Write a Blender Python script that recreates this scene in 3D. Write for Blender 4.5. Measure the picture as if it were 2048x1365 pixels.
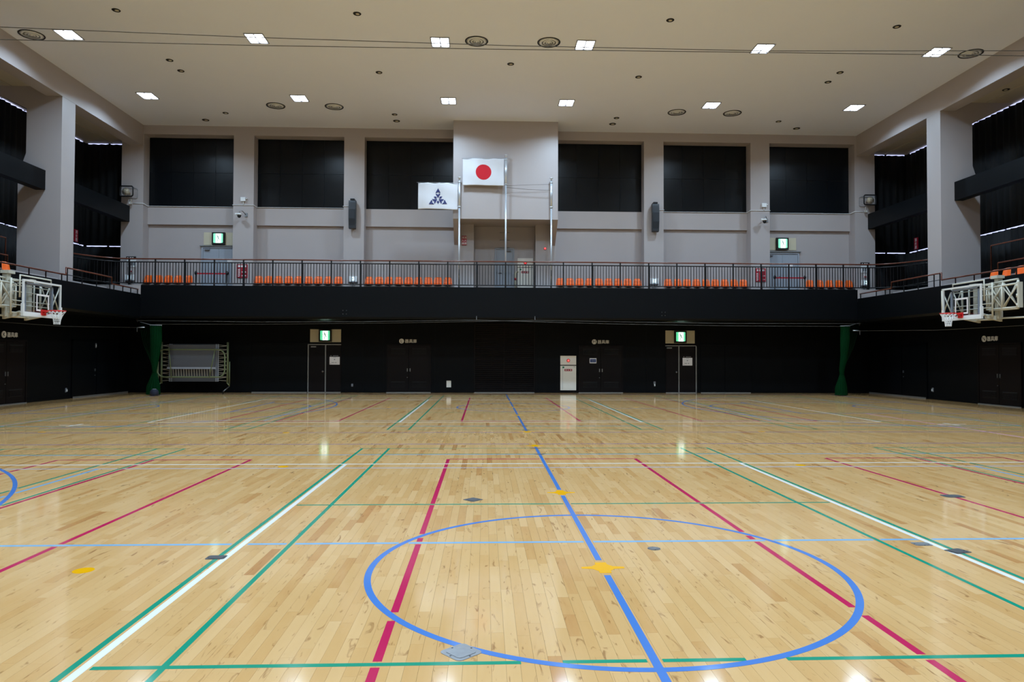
import bpy, bmesh, math, random
import numpy as np
from mathutils import Vector, Matrix

random.seed(7)
rng = np.random.default_rng(7)
for o in list(bpy.data.objects):
    bpy.data.objects.remove(o)
scene = bpy.context.scene
C = scene.collection

# ------------------------------------------------------------------ camera, world, exposure
YAW, PITCH, ROLL, CAM_Z, FPX = 0.0387, 0.0214, 0.0030, 1.624, 1410.0
fw = Vector((math.sin(YAW) * math.cos(PITCH), math.cos(YAW) * math.cos(PITCH), math.sin(PITCH)))
ri = Vector((math.cos(YAW), -math.sin(YAW), 0))
up = ri.cross(fw)
r2 = ri * math.cos(ROLL) + up * math.sin(ROLL)
u2 = -ri * math.sin(ROLL) + up * math.cos(ROLL)
cd = bpy.data.cameras.new('camera')
cam = bpy.data.objects.new('camera', cd)
C.objects.link(cam)
cam.matrix_world = Matrix(((r2.x, u2.x, -fw.x, 0), (r2.y, u2.y, -fw.y, 0), (r2.z, u2.z, -fw.z, CAM_Z), (0, 0, 0, 1)))
cd.sensor_fit = 'HORIZONTAL'
cd.sensor_width = 36.0
cd.lens = FPX / 2048 * 36.0
cd.clip_start, cd.clip_end = 0.05, 200
scene.camera = cam

w = bpy.data.worlds.new('world')
scene.world = w
w.use_nodes = True
w.node_tree.nodes['Background'].inputs[0].default_value = (0.6, 0.7, 0.85, 1)
w.node_tree.nodes['Background'].inputs[1].default_value = 0.02
scene.view_settings.view_transform = 'Standard'
scene.view_settings.look = 'None'
scene.view_settings.exposure = 0.0
scene.view_settings.gamma = 1.0
scene.view_settings.use_curve_mapping = False
LAMP_WATTS = 104.0               # each half of a twin ceiling light
LAMP_SPREAD = math.radians(151)
LED_COLOR = (0.56, 0.78, 1.0)
scene.cycles.max_bounces = 5
scene.cycles.diffuse_bounces = 4
scene.cycles.glossy_bounces = 2
scene.cycles.transmission_bounces = 2
scene.cycles.transparent_max_bounces = 6
scene.cycles.caustics_reflective = False
scene.cycles.caustics_refractive = False
scene.cycles.adaptive_threshold = 0.05
scene.cycles.adaptive_min_samples = 12

# ------------------------------------------------------------------ materials
def lin(c):
    c = c / 255.0
    return c / 12.92 if c <= 0.04045 else ((c + 0.055) / 1.055) ** 2.4
def L3(rgb): return tuple(lin(c) for c in rgb)
MATS = {}
def mat(name, rgb, rough=0.5, metal=0.0, spec=0.5, var=0.06, scale=6.0, bump=0.0, bscale=60.0):
    m = bpy.data.materials.new(name)
    m.use_nodes = True
    nt = m.node_tree
    b = nt.nodes['Principled BSDF']
    tc = nt.nodes.new('ShaderNodeTexCoord')
    nz = nt.nodes.new('ShaderNodeTexNoise')
    nz.inputs['Scale'].default_value = scale
    nz.inputs['Detail'].default_value = 4
    nt.links.new(tc.outputs['Object'], nz.inputs['Vector'])
    mx = nt.nodes.new('ShaderNodeMix')
    mx.data_type = 'RGBA'
    c = L3(rgb)
    mx.inputs[6].default_value = (*[x * (1 - var) for x in c], 1)
    mx.inputs[7].default_value = (*[min(1, x * (1 + var)) for x in c], 1)
    nt.links.new(nz.outputs['Fac'], mx.inputs[0])
    nt.links.new(mx.outputs[2], b.inputs['Base Color'])
    b.inputs['Roughness'].default_value = rough
    b.inputs['Metallic'].default_value = metal
    b.inputs['Specular IOR Level'].default_value = spec
    if bump:
        n2 = nt.nodes.new('ShaderNodeTexNoise')
        n2.inputs['Scale'].default_value = bscale
        nt.links.new(tc.outputs['Object'], n2.inputs['Vector'])
        bp = nt.nodes.new('ShaderNodeBump')
        bp.inputs['Strength'].default_value = bump
        bp.inputs['Distance'].default_value = 0.01
        nt.links.new(n2.outputs['Fac'], bp.inputs['Height'])
        nt.links.new(bp.outputs['Normal'], b.inputs['Normal'])
    MATS[name] = m
    return m
def emit(name, rgb, strength, linear=False):
    m = mat(name, (200, 200, 200), 0.4)
    b = m.node_tree.nodes['Principled BSDF']
    b.inputs['Emission Color'].default_value = (*(rgb if linear else L3(rgb)), 1)
    b.inputs['Emission Strength'].default_value = strength
    return m

cream = mat('cream_paint', (171, 163, 162), 0.42, var=0.02, scale=1.5)
ceil_m = mat('ceiling_paint', (226, 231, 242), 0.7, var=0.015, scale=1.0)
soffit_m = mat('soffit_board', (188, 180, 168), 0.6, var=0.02)
black_paint = mat('black_paint', (7, 9, 12), 0.42, var=0.12, scale=2.0, spec=0.15)
black_wall = mat('black_wall_board', (8, 9, 11), 0.55, var=0.12, scale=2.0, spec=0.12)
black_tile = mat('black_panel_board', (9, 12, 16), 0.3, var=0.1, scale=2.0, spec=0.22)
curtain_m = mat('blackout_cloth', (13, 14, 17), 0.85, var=0.2, scale=14)
brown_door = mat('brown_black_door_paint', (19, 13, 13), 0.5, var=0.1, scale=3, spec=0.15)
brown_dark = mat('shutter_brown', (15, 9, 9), 0.5, var=0.1, scale=3, spec=0.15)
steel = mat('brushed_steel', (150, 152, 155), 0.35, 0.9, var=0.08, scale=20)
alum = mat('aluminium_trim', (150, 150, 148), 0.4, 0.6, var=0.05, scale=12)
pole_m = mat('anodised_pole', (205, 210, 216), 0.3, 0.55, var=0.03)
white_p = mat('white_enamel', (222, 224, 224), 0.4, var=0.03)
cab_white = mat('cabinet_ivory', (236, 233, 224), 0.4, var=0.03)
plate_cream = mat('sign_plate_cream', (196, 188, 164), 0.5, var=0.03)
door_grey = mat('pale_grey_door', (152, 158, 168), 0.45, var=0.03)
dark_metal = mat('dark_rail_metal', (17, 18, 21), 0.4, 0.3, var=0.1)
wood_rail = mat('reddish_wood_rail', (94, 46, 28), 0.3, var=0.25, scale=12)
orange = mat('orange_plastic', (238, 104, 30), 0.38, var=0.05, scale=5)
ivory_steel = mat('ivory_steel', (196, 192, 176), 0.45, var=0.05, scale=8)
grey_steel = mat('grey_frame_paint', (150, 155, 165), 0.45, var=0.05)
red_paint = mat('red_rim_paint', (205, 30, 28), 0.4, var=0.05)
red_sign = mat('red_sign_face', (165, 18, 42), 0.45, var=0.05)
white_print = mat('white_print', (232, 228, 228), 0.6, var=0.02)
grey_print = mat('grey_print', (120, 122, 128), 0.6, var=0.03)
sign_white = mat('sign_lettering_white', (226, 226, 224), 0.55, var=0.03)
black_print = mat('black_print', (16, 16, 18), 0.6, var=0.05)
blue_print = mat('blue_poster_print', (38, 62, 120), 0.5, var=0.5, scale=30)
green_print = mat('green_print', (28, 120, 90), 0.5, var=0.1)
navy = mat('navy_emblem', (42, 48, 100), 0.8, var=0.05)
cloth_white = mat('white_flag_cloth', (206, 206, 210), 0.85, var=0.03, scale=5)
net_white = mat('white_cord', (228, 230, 232), 0.8, var=0.04)
net_green = mat('green_net', (4, 42, 18), 0.95, spec=0.05, var=0.35, scale=40, bump=0.6, bscale=120)
navy_bag = mat('navy_bag', (18, 22, 40), 0.8, var=0.2)
olive = mat('olive_tube', (122, 132, 96), 0.4, 0.2, var=0.08)
bed_grey = mat('grey_woven_bed', (86, 86, 90), 0.85, var=0.1, scale=60)
spring_m = mat('zinc_spring', (196, 186, 166), 0.5, 0.2, var=0.1)
speaker_m = mat('charcoal_speaker', (44, 50, 58), 0.5, var=0.1, scale=30)
speaker_grille = mat('charcoal_grille', (28, 33, 40), 0.6, var=0.3, scale=120)
dark_recess = mat('dark_recess', (14, 13, 12), 0.7, var=0.1)
slab_m = mat('subfloor', (70, 52, 34), 0.8, var=0.1)
plate_m = mat('socket_cover_metal', (140, 140, 142), 0.35, 0.75, var=0.2, scale=30)
plate_dark = mat('socket_cover_worn', (62, 62, 64), 0.5, 0.3, var=0.3, scale=40)
red_belt = mat('red_belt', (176, 16, 36), 0.7, var=0.05)
beige = mat('beige_horn', (190, 176, 150), 0.5, var=0.05)
cable_m = mat('steel_cable', (84, 80, 74), 0.5, 0.5, var=0.05)
conduit_m = mat('white_conduit', (226, 230, 232), 0.45, var=0.02)
red_lamp = emit('red_lamp_glow', (230, 20, 30), 1.2)
exit_green = emit('exit_sign_green', (30, 200, 140), 1.2)
exit_white = emit('exit_sign_white', (225, 255, 245), 2.4)
exit_man = emit('exit_sign_figure', (20, 110, 85), 0.5)
guide_blue = emit('guide_light_face', (200, 235, 255), 1.5)
daylight = emit('daylight_gap', (200, 208, 255), 1.4)
led = emit('led_face', (0.85, 0.92, 1.0), 12.0, True)

def line_mat(name, rgb): return mat(name, rgb, 0.09, var=0.03, scale=10)
LM = {'magenta': line_mat('line_magenta', (186, 36, 82)), 'lightblue': line_mat('line_light_blue', (126, 168, 200)),
      'green': line_mat('line_green', (26, 140, 112)), 'white': line_mat('line_white', (226, 224, 218)),
      'blue': line_mat('line_blue', (74, 120, 188)), 'violet': line_mat('line_violet', (128, 110, 160)),
      'yellow': line_mat('line_yellow', (234, 168, 10)), 'pink': line_mat('line_pink', (226, 168, 196)),
      'pale': line_mat('line_pale_blue', (176, 180, 200))}

def glass_mat():
    m = bpy.data.materials.new('board_glass')
    m.use_nodes = True
    nt = m.node_tree
    nt.nodes.clear()
    out = nt.nodes.new('ShaderNodeOutputMaterial')
    mx = nt.nodes.new('ShaderNodeMixShader')
    tr = nt.nodes.new('ShaderNodeBsdfTransparent')
    tr.inputs[0].default_value = (0.93, 0.95, 0.97, 1)
    gl = nt.nodes.new('ShaderNodeBsdfGlossy')
    gl.inputs['Roughness'].default_value = 0.05
    mx.inputs[0].default_value = 0.07
    nt.links.new(tr.outputs[0], mx.inputs[1])
    nt.links.new(gl.outputs[0], mx.inputs[2])
    nt.links.new(mx.outputs[0], out.inputs[0])
    return m
glass = glass_mat()

def wood_mat():
    m = bpy.data.materials.new('maple_planks')
    m.use_nodes = True
    nt = m.node_tree
    N, K = nt.nodes, nt.links
    b = N['Principled BSDF']
    tone = N.new('ShaderNodeAttribute'); tone.attribute_name = 'tone'
    seed = N.new('ShaderNodeAttribute'); seed.attribute_name = 'seed'
    geo = N.new('ShaderNodeNewGeometry')
    off = N.new('ShaderNodeVectorMath'); off.operation = 'SCALE'
    off.inputs[0].default_value = (31.0, 57.0, 11.0)
    K.new(seed.outputs['Fac'], off.inputs[3])
    add = N.new('ShaderNodeVectorMath'); add.operation = 'ADD'
    K.new(geo.outputs['Position'], add.inputs[0]); K.new(off.outputs[0], add.inputs[1])
    def noise(sc, det, dist=0.0):
        mp = N.new('ShaderNodeVectorMath'); mp.operation = 'MULTIPLY'
        mp.inputs[1].default_value = sc
        K.new(add.outputs[0], mp.inputs[0])
        n = N.new('ShaderNodeTexNoise')
        n.inputs['Scale'].default_value = 1.0
        n.inputs['Detail'].default_value = det
        n.inputs['Distortion'].default_value = dist
        K.new(mp.outputs[0], n.inputs['Vector'])
        return n
    def ramp(src, stops):
        r = N.new('ShaderNodeValToRGB')
        e = r.color_ramp.elements
        while len(e) < len(stops): e.new(0.5)
        for i, (p, c) in enumerate(stops):
            e[i].position = p
            e[i].color = (*c, 1)
        K.new(src, r.inputs[0])
        return r
    grain = noise((34, 2.0, 1), 5, 0.6)
    cloud = noise((7, 2.6, 1), 3, 0.3)
    # tone + grain -> maple colour
    m1 = N.new('ShaderNodeMath'); m1.operation = 'MULTIPLY_ADD'
    K.new(grain.outputs['Fac'], m1.inputs[0]); m1.inputs[1].default_value = 0.16; K.new(tone.outputs['Fac'], m1.inputs[2])
    m2 = N.new('ShaderNodeMath'); m2.operation = 'MULTIPLY_ADD'
    K.new(cloud.outputs['Fac'], m2.inputs[0]); m2.inputs[1].default_value = 0.24; K.new(m1.outputs[0], m2.inputs[2])
    m3 = N.new('ShaderNodeMath'); m3.operation = 'SUBTRACT'
    K.new(m2.outputs[0], m3.inputs[0]); m3.inputs[1].default_value = 0.20
    base = ramp(m3.outputs[0], [(0.0, L3((156, 101, 55))), (0.28, L3((187, 134, 80))), (0.5, L3((201, 155, 98))), (0.75, L3((208, 165, 110))), (1.0, L3((215, 174, 122)))])
    fleck = noise((17, 3.4, 1), 3, 1.6)
    fr = ramp(fleck.outputs['Fac'], [(0.63, (0, 0, 0)), (0.73, (0.66, 0.66, 0.66))])
    mx = N.new('ShaderNodeMix'); mx.data_type = 'RGBA'
    K.new(fr.outputs[0], mx.inputs[0]); K.new(base.outputs[0], mx.inputs[6])
    mx.inputs[7].default_value = (*L3((132, 84, 46)), 1)
    K.new(mx.outputs[2], b.inputs['Base Color'])
    b.inputs['Roughness'].default_value = 0.085
    sc = N.new('ShaderNodeVectorMath'); sc.operation = 'MULTIPLY'; sc.inputs[1].default_value = (5, 1.5, 1)
    K.new(geo.outputs['Position'], sc.inputs[0])
    wob = N.new('ShaderNodeTexNoise'); wob.inputs['Scale'].default_value = 1.0; wob.inputs['Detail'].default_value = 1
    K.new(sc.outputs[0], wob.inputs['Vector'])
    bp = N.new('ShaderNodeBump'); bp.inputs['Strength'].default_value = 1.0; bp.inputs['Distance'].default_value = 0.0003
    K.new(wob.outputs['Fac'], bp.inputs['Height']); K.new(bp.outputs['Normal'], b.inputs['Normal'])
    return m
maple = wood_mat()

def flag_disc_mat(cx, cz, r):
    m = mat('hinomaru_cloth', (206, 206, 210), 0.85, var=0.03, scale=5)
    nt = m.node_tree
    b = nt.nodes['Principled BSDF']
    src = b.inputs['Base Color'].links[0].from_socket
    g = nt.nodes.new('ShaderNodeNewGeometry')
    d = nt.nodes.new('ShaderNodeVectorMath'); d.operation = 'SUBTRACT'; d.inputs[1].default_value = (cx, 0, cz)
    nt.links.new(g.outputs['Position'], d.inputs[0])
    s = nt.nodes.new('ShaderNodeVectorMath'); s.operation = 'MULTIPLY'; s.inputs[1].default_value = (1, 0, 1)
    nt.links.new(d.outputs[0], s.inputs[0])
    le = nt.nodes.new('ShaderNodeVectorMath'); le.operation = 'LENGTH'
    nt.links.new(s.outputs[0], le.inputs[0])
    lt = nt.nodes.new('ShaderNodeMath'); lt.operation = 'LESS_THAN'; lt.inputs[1].default_value = r
    nt.links.new(le.outputs['Value'], lt.inputs[0])
    mx = nt.nodes.new('ShaderNodeMix'); mx.data_type = 'RGBA'
    nt.links.new(lt.outputs[0], mx.inputs[0]); nt.links.new(src, mx.inputs[6])
    mx.inputs[7].default_value = (*L3((190, 16, 34)), 1)
    nt.links.new(mx.outputs[2], b.inputs['Base Color'])
    return m

# ------------------------------------------------------------------ mesh builder
WL = {}          # object name -> world location of its origin
class MB:
    def __init__(s): s.v, s.f, s.sm = [], [], []
    def add(s, vs, fs, smooth=False):
        n = len(s.v)
        s.v += [tuple(p) for p in vs]
        s.f += [tuple(i + n for i in f) for f in fs]
        s.sm += [smooth] * len(fs)
        return s
    def box(s, x0, x1, y0, y1, z0, z1):
        x0, x1 = min(x0, x1), max(x0, x1); y0, y1 = min(y0, y1), max(y0, y1); z0, z1 = min(z0, z1), max(z0, z1)
        return s.add([(x0, y0, z0), (x1, y0, z0), (x1, y1, z0), (x0, y1, z0), (x0, y0, z1), (x1, y0, z1), (x1, y1, z1), (x0, y1, z1)],
                     [(0, 3, 2, 1), (4, 5, 6, 7), (0, 1, 5, 4), (1, 2, 6, 5), (2, 3, 7, 6), (3, 0, 4, 7)])
    def prism(s, poly, axis, a, b):
        """poly: 2D points; axis 'x': (y,z), 'y': (x,z), 'z': (x,y)"""
        def P(p, t): return {'x': (t, p[0], p[1]), 'y': (p[0], t, p[1]), 'z': (p[0], p[1], t)}[axis]
        n = len(poly)
        vs = [P(p, a) for p in poly] + [P(p, b) for p in poly]
        fs = [tuple(range(n)), tuple(range(2 * n - 1, n - 1, -1))] + [(i, i + n, (i + 1) % n + n, (i + 1) % n) for i in range(n)]
        return s.add(vs, fs)
    def cbox(s, x0, x1, y0, y1, z0, z1, c, axis='y'):
        """box with rounded corners in the plane normal to axis"""
        if axis == 'y': a0, a1, b0, b1, t0, t1 = x0, x1, z0, z1, y0, y1
        elif axis == 'x': a0, a1, b0, b1, t0, t1 = y0, y1, z0, z1, x0, x1
        else: a0, a1, b0, b1, t0, t1 = x0, x1, y0, y1, z0, z1
        pts = []
        for (ca, cb, st) in ((a1 - c, b1 - c, 0), (a0 + c, b1 - c, 90), (a0 + c, b0 + c, 180), (a1 - c, b0 + c, 270)):
            for k in range(4):
                t = math.radians(st + k * 30)
                pts.append((ca + c * math.cos(t), cb + c * math.sin(t)))
        return s.prism(pts, axis, t0, t1)
    def tube(s, path, r, n=8, closed=False, rads=None):
        P = [Vector(p) for p in path]
        m = len(P)
        vs, fs = [], []
        T = []
        for i in range(m):
            a = P[(i - 1) % m] if (closed or i > 0) else P[i]
            b = P[(i + 1) % m] if (closed or i < m - 1) else P[i]
            T.append((b - a).normalized())
        ref = Vector((0, 0, 1)) if abs(T[0].z) < 0.9 else Vector((1, 0, 0))
        nrm = T[0].cross(ref).normalized()
        for i in range(m):
            nrm = (nrm - T[i] * nrm.dot(T[i]))
            nrm = nrm.normalized() if nrm.length > 1e-6 else T[i].orthogonal().normalized()
            bn = T[i].cross(nrm)
            rr = rads[i] if rads else r
            for k in range(n):
                t = 2 * math.pi * k / n
                vs.append(P[i] + nrm * (rr * math.cos(t)) + bn * (rr * math.sin(t)))
        for i in range(m if closed else m - 1):
            j = (i + 1) % m
            for k in range(n):
                fs.append((i * n + k, i * n + (k + 1) % n, j * n + (k + 1) % n, j * n + k))
        s.add(vs, fs, n > 5)
        if not closed:
            base = len(s.v) - len(vs)
            s.f += [tuple(base + k for k in range(n))[::-1], tuple(base + (m - 1) * n + k for k in range(n))]
            s.sm += [False, False]
        return s
    def lathe(s, prof, c, axis='z', n=20, smooth=True):
        vs, fs = [], []
        for (r, h) in prof:
            for k in range(n):
                t = 2 * math.pi * k / n
                a, b = r * math.cos(t), r * math.sin(t)
                vs.append({'z': (c[0] + a, c[1] + b, c[2] + h), 'y': (c[0] + a, c[1] + h, c[2] + b), 'x': (c[0] + h, c[1] + a, c[2] + b)}[axis])
        for i in range(len(prof) - 1):
            for k in range(n):
                fs.append((i * n + k, i * n + (k + 1) % n, (i + 1) * n + (k + 1) % n, (i + 1) * n + k))
        if prof[0][0] > 1e-5: fs.append(tuple(range(n))[::-1])
        if prof[-1][0] > 1e-5: fs.append(tuple((len(prof) - 1) * n + k for k in range(n)))
        return s.add(vs, fs, smooth)
    def build(s, name, m, parent=None, fix=True):
        me = bpy.data.meshes.new(name)
        V = np.array(s.v, float)
        if parent is None:
            lo, hi = V.min(0), V.max(0)
            loc = np.array([(lo[0] + hi[0]) / 2, (lo[1] + hi[1]) / 2, lo[2]])
        else:
            loc = np.array(WL[parent.name])
        me.from_pydata([tuple(p) for p in (V - loc)], [], s.f)
        if any(s.sm):
            me.polygons.foreach_set('use_smooth', s.sm)
        me.materials.append(m)
        if fix:
            bm = bmesh.new(); bm.from_mesh(me); bmesh.ops.recalc_face_normals(bm, faces=bm.faces); bm.to_mesh(me); bm.free()
        o = bpy.data.objects.new(name, me)
        C.objects.link(o)
        if parent is None: o.location = loc
        else: o.parent = parent
        WL[o.name] = tuple(loc)
        return o
def tag(o, label, cat, group=None, kind=None):
    o['label'] = label
    o['category'] = cat
    if group: o['group'] = group
    if kind: o['kind'] = kind
    return o
def empty(name, loc):
    o = bpy.data.objects.new(name, None)
    o.empty_display_size = 0.1
    o.location = loc
    C.objects.link(o)
    WL[o.name] = tuple(loc)
    return o
def thing(name, loc, label, cat, group=None, kind=None):
    return tag(empty(name, loc), label, cat, group, kind)
def B(*a): return MB().box(*a)
def copy_tree(o, loc, label=None):
    c = o.copy(); C.objects.link(c); c.location = loc
    WL[c.name] = tuple(loc)
    if label: c['label'] = label
    for ch in o.children:
        d = ch.copy(); C.objects.link(d); d.parent = c
        for g in ch.children:
            e = g.copy(); C.objects.link(e); e.parent = d
    return c
def text(body, size, m, parent, name, org, ex, ey, depth=0.004, center=True, bold=0.0):
    """text mesh, its x axis along ex and its y axis along ey, centred at org"""
    cu = bpy.data.curves.new('text', 'FONT')
    cu.body = body; cu.size = size; cu.extrude = depth; cu.offset = bold; cu.resolution_u = 3
    o = bpy.data.objects.new('text', cu)
    C.objects.link(o)
    bpy.context.view_layer.update()
    me = bpy.data.meshes.new_from_object(o.evaluated_get(bpy.context.evaluated_depsgraph_get()))
    bpy.data.objects.remove(o)
    V = np.array([v.co[:] for v in me.vertices])
    if center: V[:, :2] -= (V[:, :2].min(0) + V[:, :2].max(0)) / 2
    ex, ey, org = np.array(ex, float), np.array(ey, float), np.array(org, float)
    ez = np.cross(ex, ey)
    Wv = org + V[:, :1] * ex + V[:, 1:2] * ey + V[:, 2:3] * ez
    mb = MB().add([tuple(p) for p in Wv], [tuple(p.vertices) for p in me.polygons])
    bpy.data.meshes.remove(me)
    return mb.build(name, m, parent, fix=False)
ORD = ['leftmost', 'second from left', 'third from left', 'fourth from left', 'fifth from left', 'sixth from left', 'seventh from left', 'eighth from left', 'rightmost']
FX, FZ = (1, 0, 0), (0, 0, 1)

# ------------------------------------------------------------------ main dimensions (metres)
CX = 0.914                       # middle of the courts
D_LOW, D_UP, D_PIL = 31.2, 31.2, 30.65
D_FAS = 28.9                     # front of the far balcony
Y_NEAR = -3.2
XL, XR = -15.4, 17.3             # lower side walls
XFL, XFR = -13.85, 15.6          # side balcony fronts
XCL, XCR = -14.67, 16.53         # edge of the high ceiling
XOL, XOR = -17.5, 19.3           # curtain planes of the side galleries
H = 11.5

# ------------------------------------------------------------------ floor with planks
floor = B(XL - 0.1, XR + 0.1, Y_NEAR - 0.1, D_LOW + 0.1, -0.2, -0.015).build('floor', slab_m)
tag(floor, 'glossy maple plank sports floor covered in coloured court lines', 'floor', kind='structure')
PW, GAP = 0.0757, 0.0005
planks = []
x = XL
while x < XR:
    y = Y_NEAR - random.random() * 1.2
    while y < D_LOW:
        ln = random.uniform(0.28, 1.15)
        r = random.random()
        t = random.uniform(0.54, 0.90) if r < 0.82 else (random.uniform(0.42, 0.58) if r < 0.96 else random.uniform(0.22, 0.42))
        planks.append((x + GAP, min(x + PW, XR) - GAP, max(y, Y_NEAR) + GAP, min(y + ln, D_LOW) - GAP, t, random.random()))
        y += ln
    x += PW
def in_view(p):
    cx, cy = (p[0] + p[1]) / 2, (p[2] + p[3]) / 2
    if cy < 3.0: return False
    return -0.63 * cy < cx < 0.755 * cy
near = sorted([p for p in planks if in_view(p)], key=lambda p: (p[2] + p[3]) ** 2 + (p[0] + p[1]) ** 2)[:300]
near_set = set(near)
rest = [p for p in planks if p not in near_set]
PF = [(0, 1, 2, 3), (0, 4, 5, 1), (1, 5, 6, 2), (2, 6, 7, 3), (3, 7, 4, 0)]
def plank_mesh(name, plist, org):
    n = len(plist)
    a = np.array(plist)
    V = np.zeros((n, 8, 3))
    for k, (ix, iy) in enumerate(((0, 2), (1, 2), (1, 3), (0, 3))):
        V[:, k, 0] = a[:, ix]; V[:, k, 1] = a[:, iy]; V[:, k, 2] = 0.0
        V[:, k + 4, 0] = a[:, ix]; V[:, k + 4, 1] = a[:, iy]; V[:, k + 4, 2] = -0.015
    V -= np.array(org)
    me = bpy.data.meshes.new(name)
    me.vertices.add(n * 8)
    me.vertices.foreach_set('co', V.ravel())
    F = (np.array(PF)[None] + (np.arange(n) * 8)[:, None, None]).ravel()
    me.loops.add(n * 20); me.loops.foreach_set('vertex_index', F.astype(np.int32))
    me.polygons.add(n * 5)
    me.polygons.foreach_set('loop_start', (np.arange(n * 5) * 4).astype(np.int32))
    for nm, col in (('tone', 4), ('seed', 5)):
        at = me.attributes.new(nm, 'FLOAT', 'POINT')
        at.data.foreach_set('value', np.repeat(a[:, col], 8).astype(np.float32))
    me.update(calc_edges=True)
    me.shade_flat()
    me.materials.append(maple)
    return me
forg = WL['floor']
for p in near:
    o = bpy.data.objects.new('plank', plank_mesh('plank', [p], forg))
    C.objects.link(o); o.parent = floor
o = bpy.data.objects.new('plank_field', plank_mesh('plank_field', rest, forg))
o['kind'] = 'stuff'
C.objects.link(o); o.parent = floor

# ------------------------------------------------------------------ court lines
PRIO = {'magenta': 0, 'pink': 0, 'lightblue': 1, 'pale': 1, 'violet': 1, 'green': 2, 'white': 3, 'blue': 4, 'yellow': 5}
LINES = []
def lx(x, y0, y1, col, w=0.05): LINES.append(('x', x, y0, y1, col, w))
def ly(y, x0, x1, col, w=0.05): LINES.append(('y', y, x0, x1, col, w))
def arc(cx, cy, r, a0, a1, col, w=0.05): LINES.append(('a', (cx, cy, r), a0, a1, col, w))
# magenta courts (three lanes across, two deep)
for (y0, y1) in ((-0.2, 11.15), (17.55, 27.5)):
    yt = y1 if y0 < 5 else y0
    for (a, b, mid) in ((CX - 7.47, CX - 4.535, CX - 6.02), (CX - 1.478, CX + 1.478, None), (CX + 4.555, CX + 7.49, CX + 6.02)):
        lx(a, y0, y1, 'magenta'); lx(b, y0, y1, 'magenta')
        if mid: lx(mid, y0, y1, 'magenta')
        ly(yt, a + 0.02, b - 0.02, 'magenta')
# tennis in light blue
for cy in (6.177, 21.88):
    s = 1 if cy < 10 else -1
    for dy, col in ((4.115, 'pale'), (5.485, 'lightblue')):
        for q in (-1, 1):
            ly(cy + q * dy, CX - 11.885, CX + 11.885, col, 0.045)
    ly(cy, CX - 6.4, CX + 6.4, 'lightblue')
    for q in (-1, 1):
        lx(CX + q * 6.4, cy - 4.1, cy + 4.1, 'lightblue')
        lx(CX + q * 11.885, cy - 5.485, cy + 5.485, 'lightblue')
# badminton in green
for cy in (5.765, 22.28):
    for cx in (CX - 9.14, CX, CX + 9.14):
        for q in (-1, 1):
            lx(cx + q * 3.045, cy - 6.7, cy + 6.7, 'green', 0.04)
            lx(cx + q * 2.575, cy - 6.7, cy + 6.7, 'green', 0.04)
            ly(cy + q * 6.69, cx - 3.065, cx + 3.065, 'green', 0.04)
            ly(cy + q * 5.975, cx - 3.03, cx + 3.03, 'green', 0.03)
            ly(cy + q * 2.0, cx - 2.95, cx + 2.95, 'green', 0.04)
            if cx != CX: lx(cx, cy + q * 2.0, cy + q * 6.7, 'green', 0.04)
# volleyball in white
for (y0, y1) in ((1.67, 10.667), (17.33, 26.25)):
    ly(y0, CX - 9, CX + 9, 'white'); ly(y1, CX - 9, CX + 9, 'white')
    for d in (-9, -2.982, 2.985, 9): lx(CX + d, y0, y1, 'white')
# basketball in blue, side lines violet
for cy, y0, y1 in ((5.43, -2.05, 13.05), (22.42, 15.02, 29.95)):
    ly(y1 if cy < 10 else y0, CX - 14, CX + 14, 'violet')
    ly(y0 if cy < 10 else y1, CX - 14, CX + 14, 'violet')
    lx(CX, y0, y1, 'blue')
    arc(CX, cy, 1.775, 0, 360, 'blue')
    for q in (-1, 1):
        hx = CX + q * (14 - 1.575)
        lx(CX + q * 14, y0, y1, 'blue')
        st = 180 if q > 0 else 0
        arc(hx, cy, 6.73, st - 75, st + 75, 'blue')
        arc(hx, cy, 1.25, st - 90, st + 90, 'blue')
        fx = CX + q * (14 - 5.8)
        arc(fx, cy, 1.775, st - 90, st + 90, 'blue')
        lx(fx, cy - 2.45, cy + 2.45, 'blue')
        for k in (-1, 1): ly(cy + k * 2.45, min(fx, CX + q * 14), max(fx, CX + q * 14), 'blue')
lx(10.97, 9.0, 20.0, 'pink', 0.06)
for (mx_, my) in ((-9.43, 16.66), (11.34, 16.74)):
    ly(my, mx_ - 0.35, mx_ + 0.35, 'white', 0.06); lx(mx_, my - 0.3, my + 0.3, 'white', 0.06)
def pts_of(l, n):
    k, p, a, b = l[0], l[1], l[2], l[3]
    t = np.linspace(a, b, n)
    if k == 'x': return np.stack([np.full(n, p), t], 1)
    if k == 'y': return np.stack([t, np.full(n, p)], 1)
    r = np.radians(t)
    return np.stack([p[0] + p[2] * np.cos(r), p[1] + p[2] * np.sin(r)], 1)
def dist_to(l, P):
    k, p, a, b, col, wd = l
    if k == 'x': d = np.hypot(P[:, 0] - p, np.maximum(0, np.maximum(a - P[:, 1], P[:, 1] - b)))
    elif k == 'y': d = np.hypot(P[:, 1] - p, np.maximum(0, np.maximum(a - P[:, 0], P[:, 0] - b)))
    else:
        ang = (np.degrees(np.arctan2(P[:, 1] - p[1], P[:, 0] - p[0])) - a) % 360
        d = np.abs(np.hypot(P[:, 0] - p[0], P[:, 1] - p[1]) - p[2])
        d = np.where(ang <= b - a, d, 9)
    return d - wd / 2
CUTS = [('x', CX, a, b, 'yellow', 0.14) for a, b in ((5.315, 5.535), (8.30, 8.50), (12.70, 12.88), (13.06, 15.01))]
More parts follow.
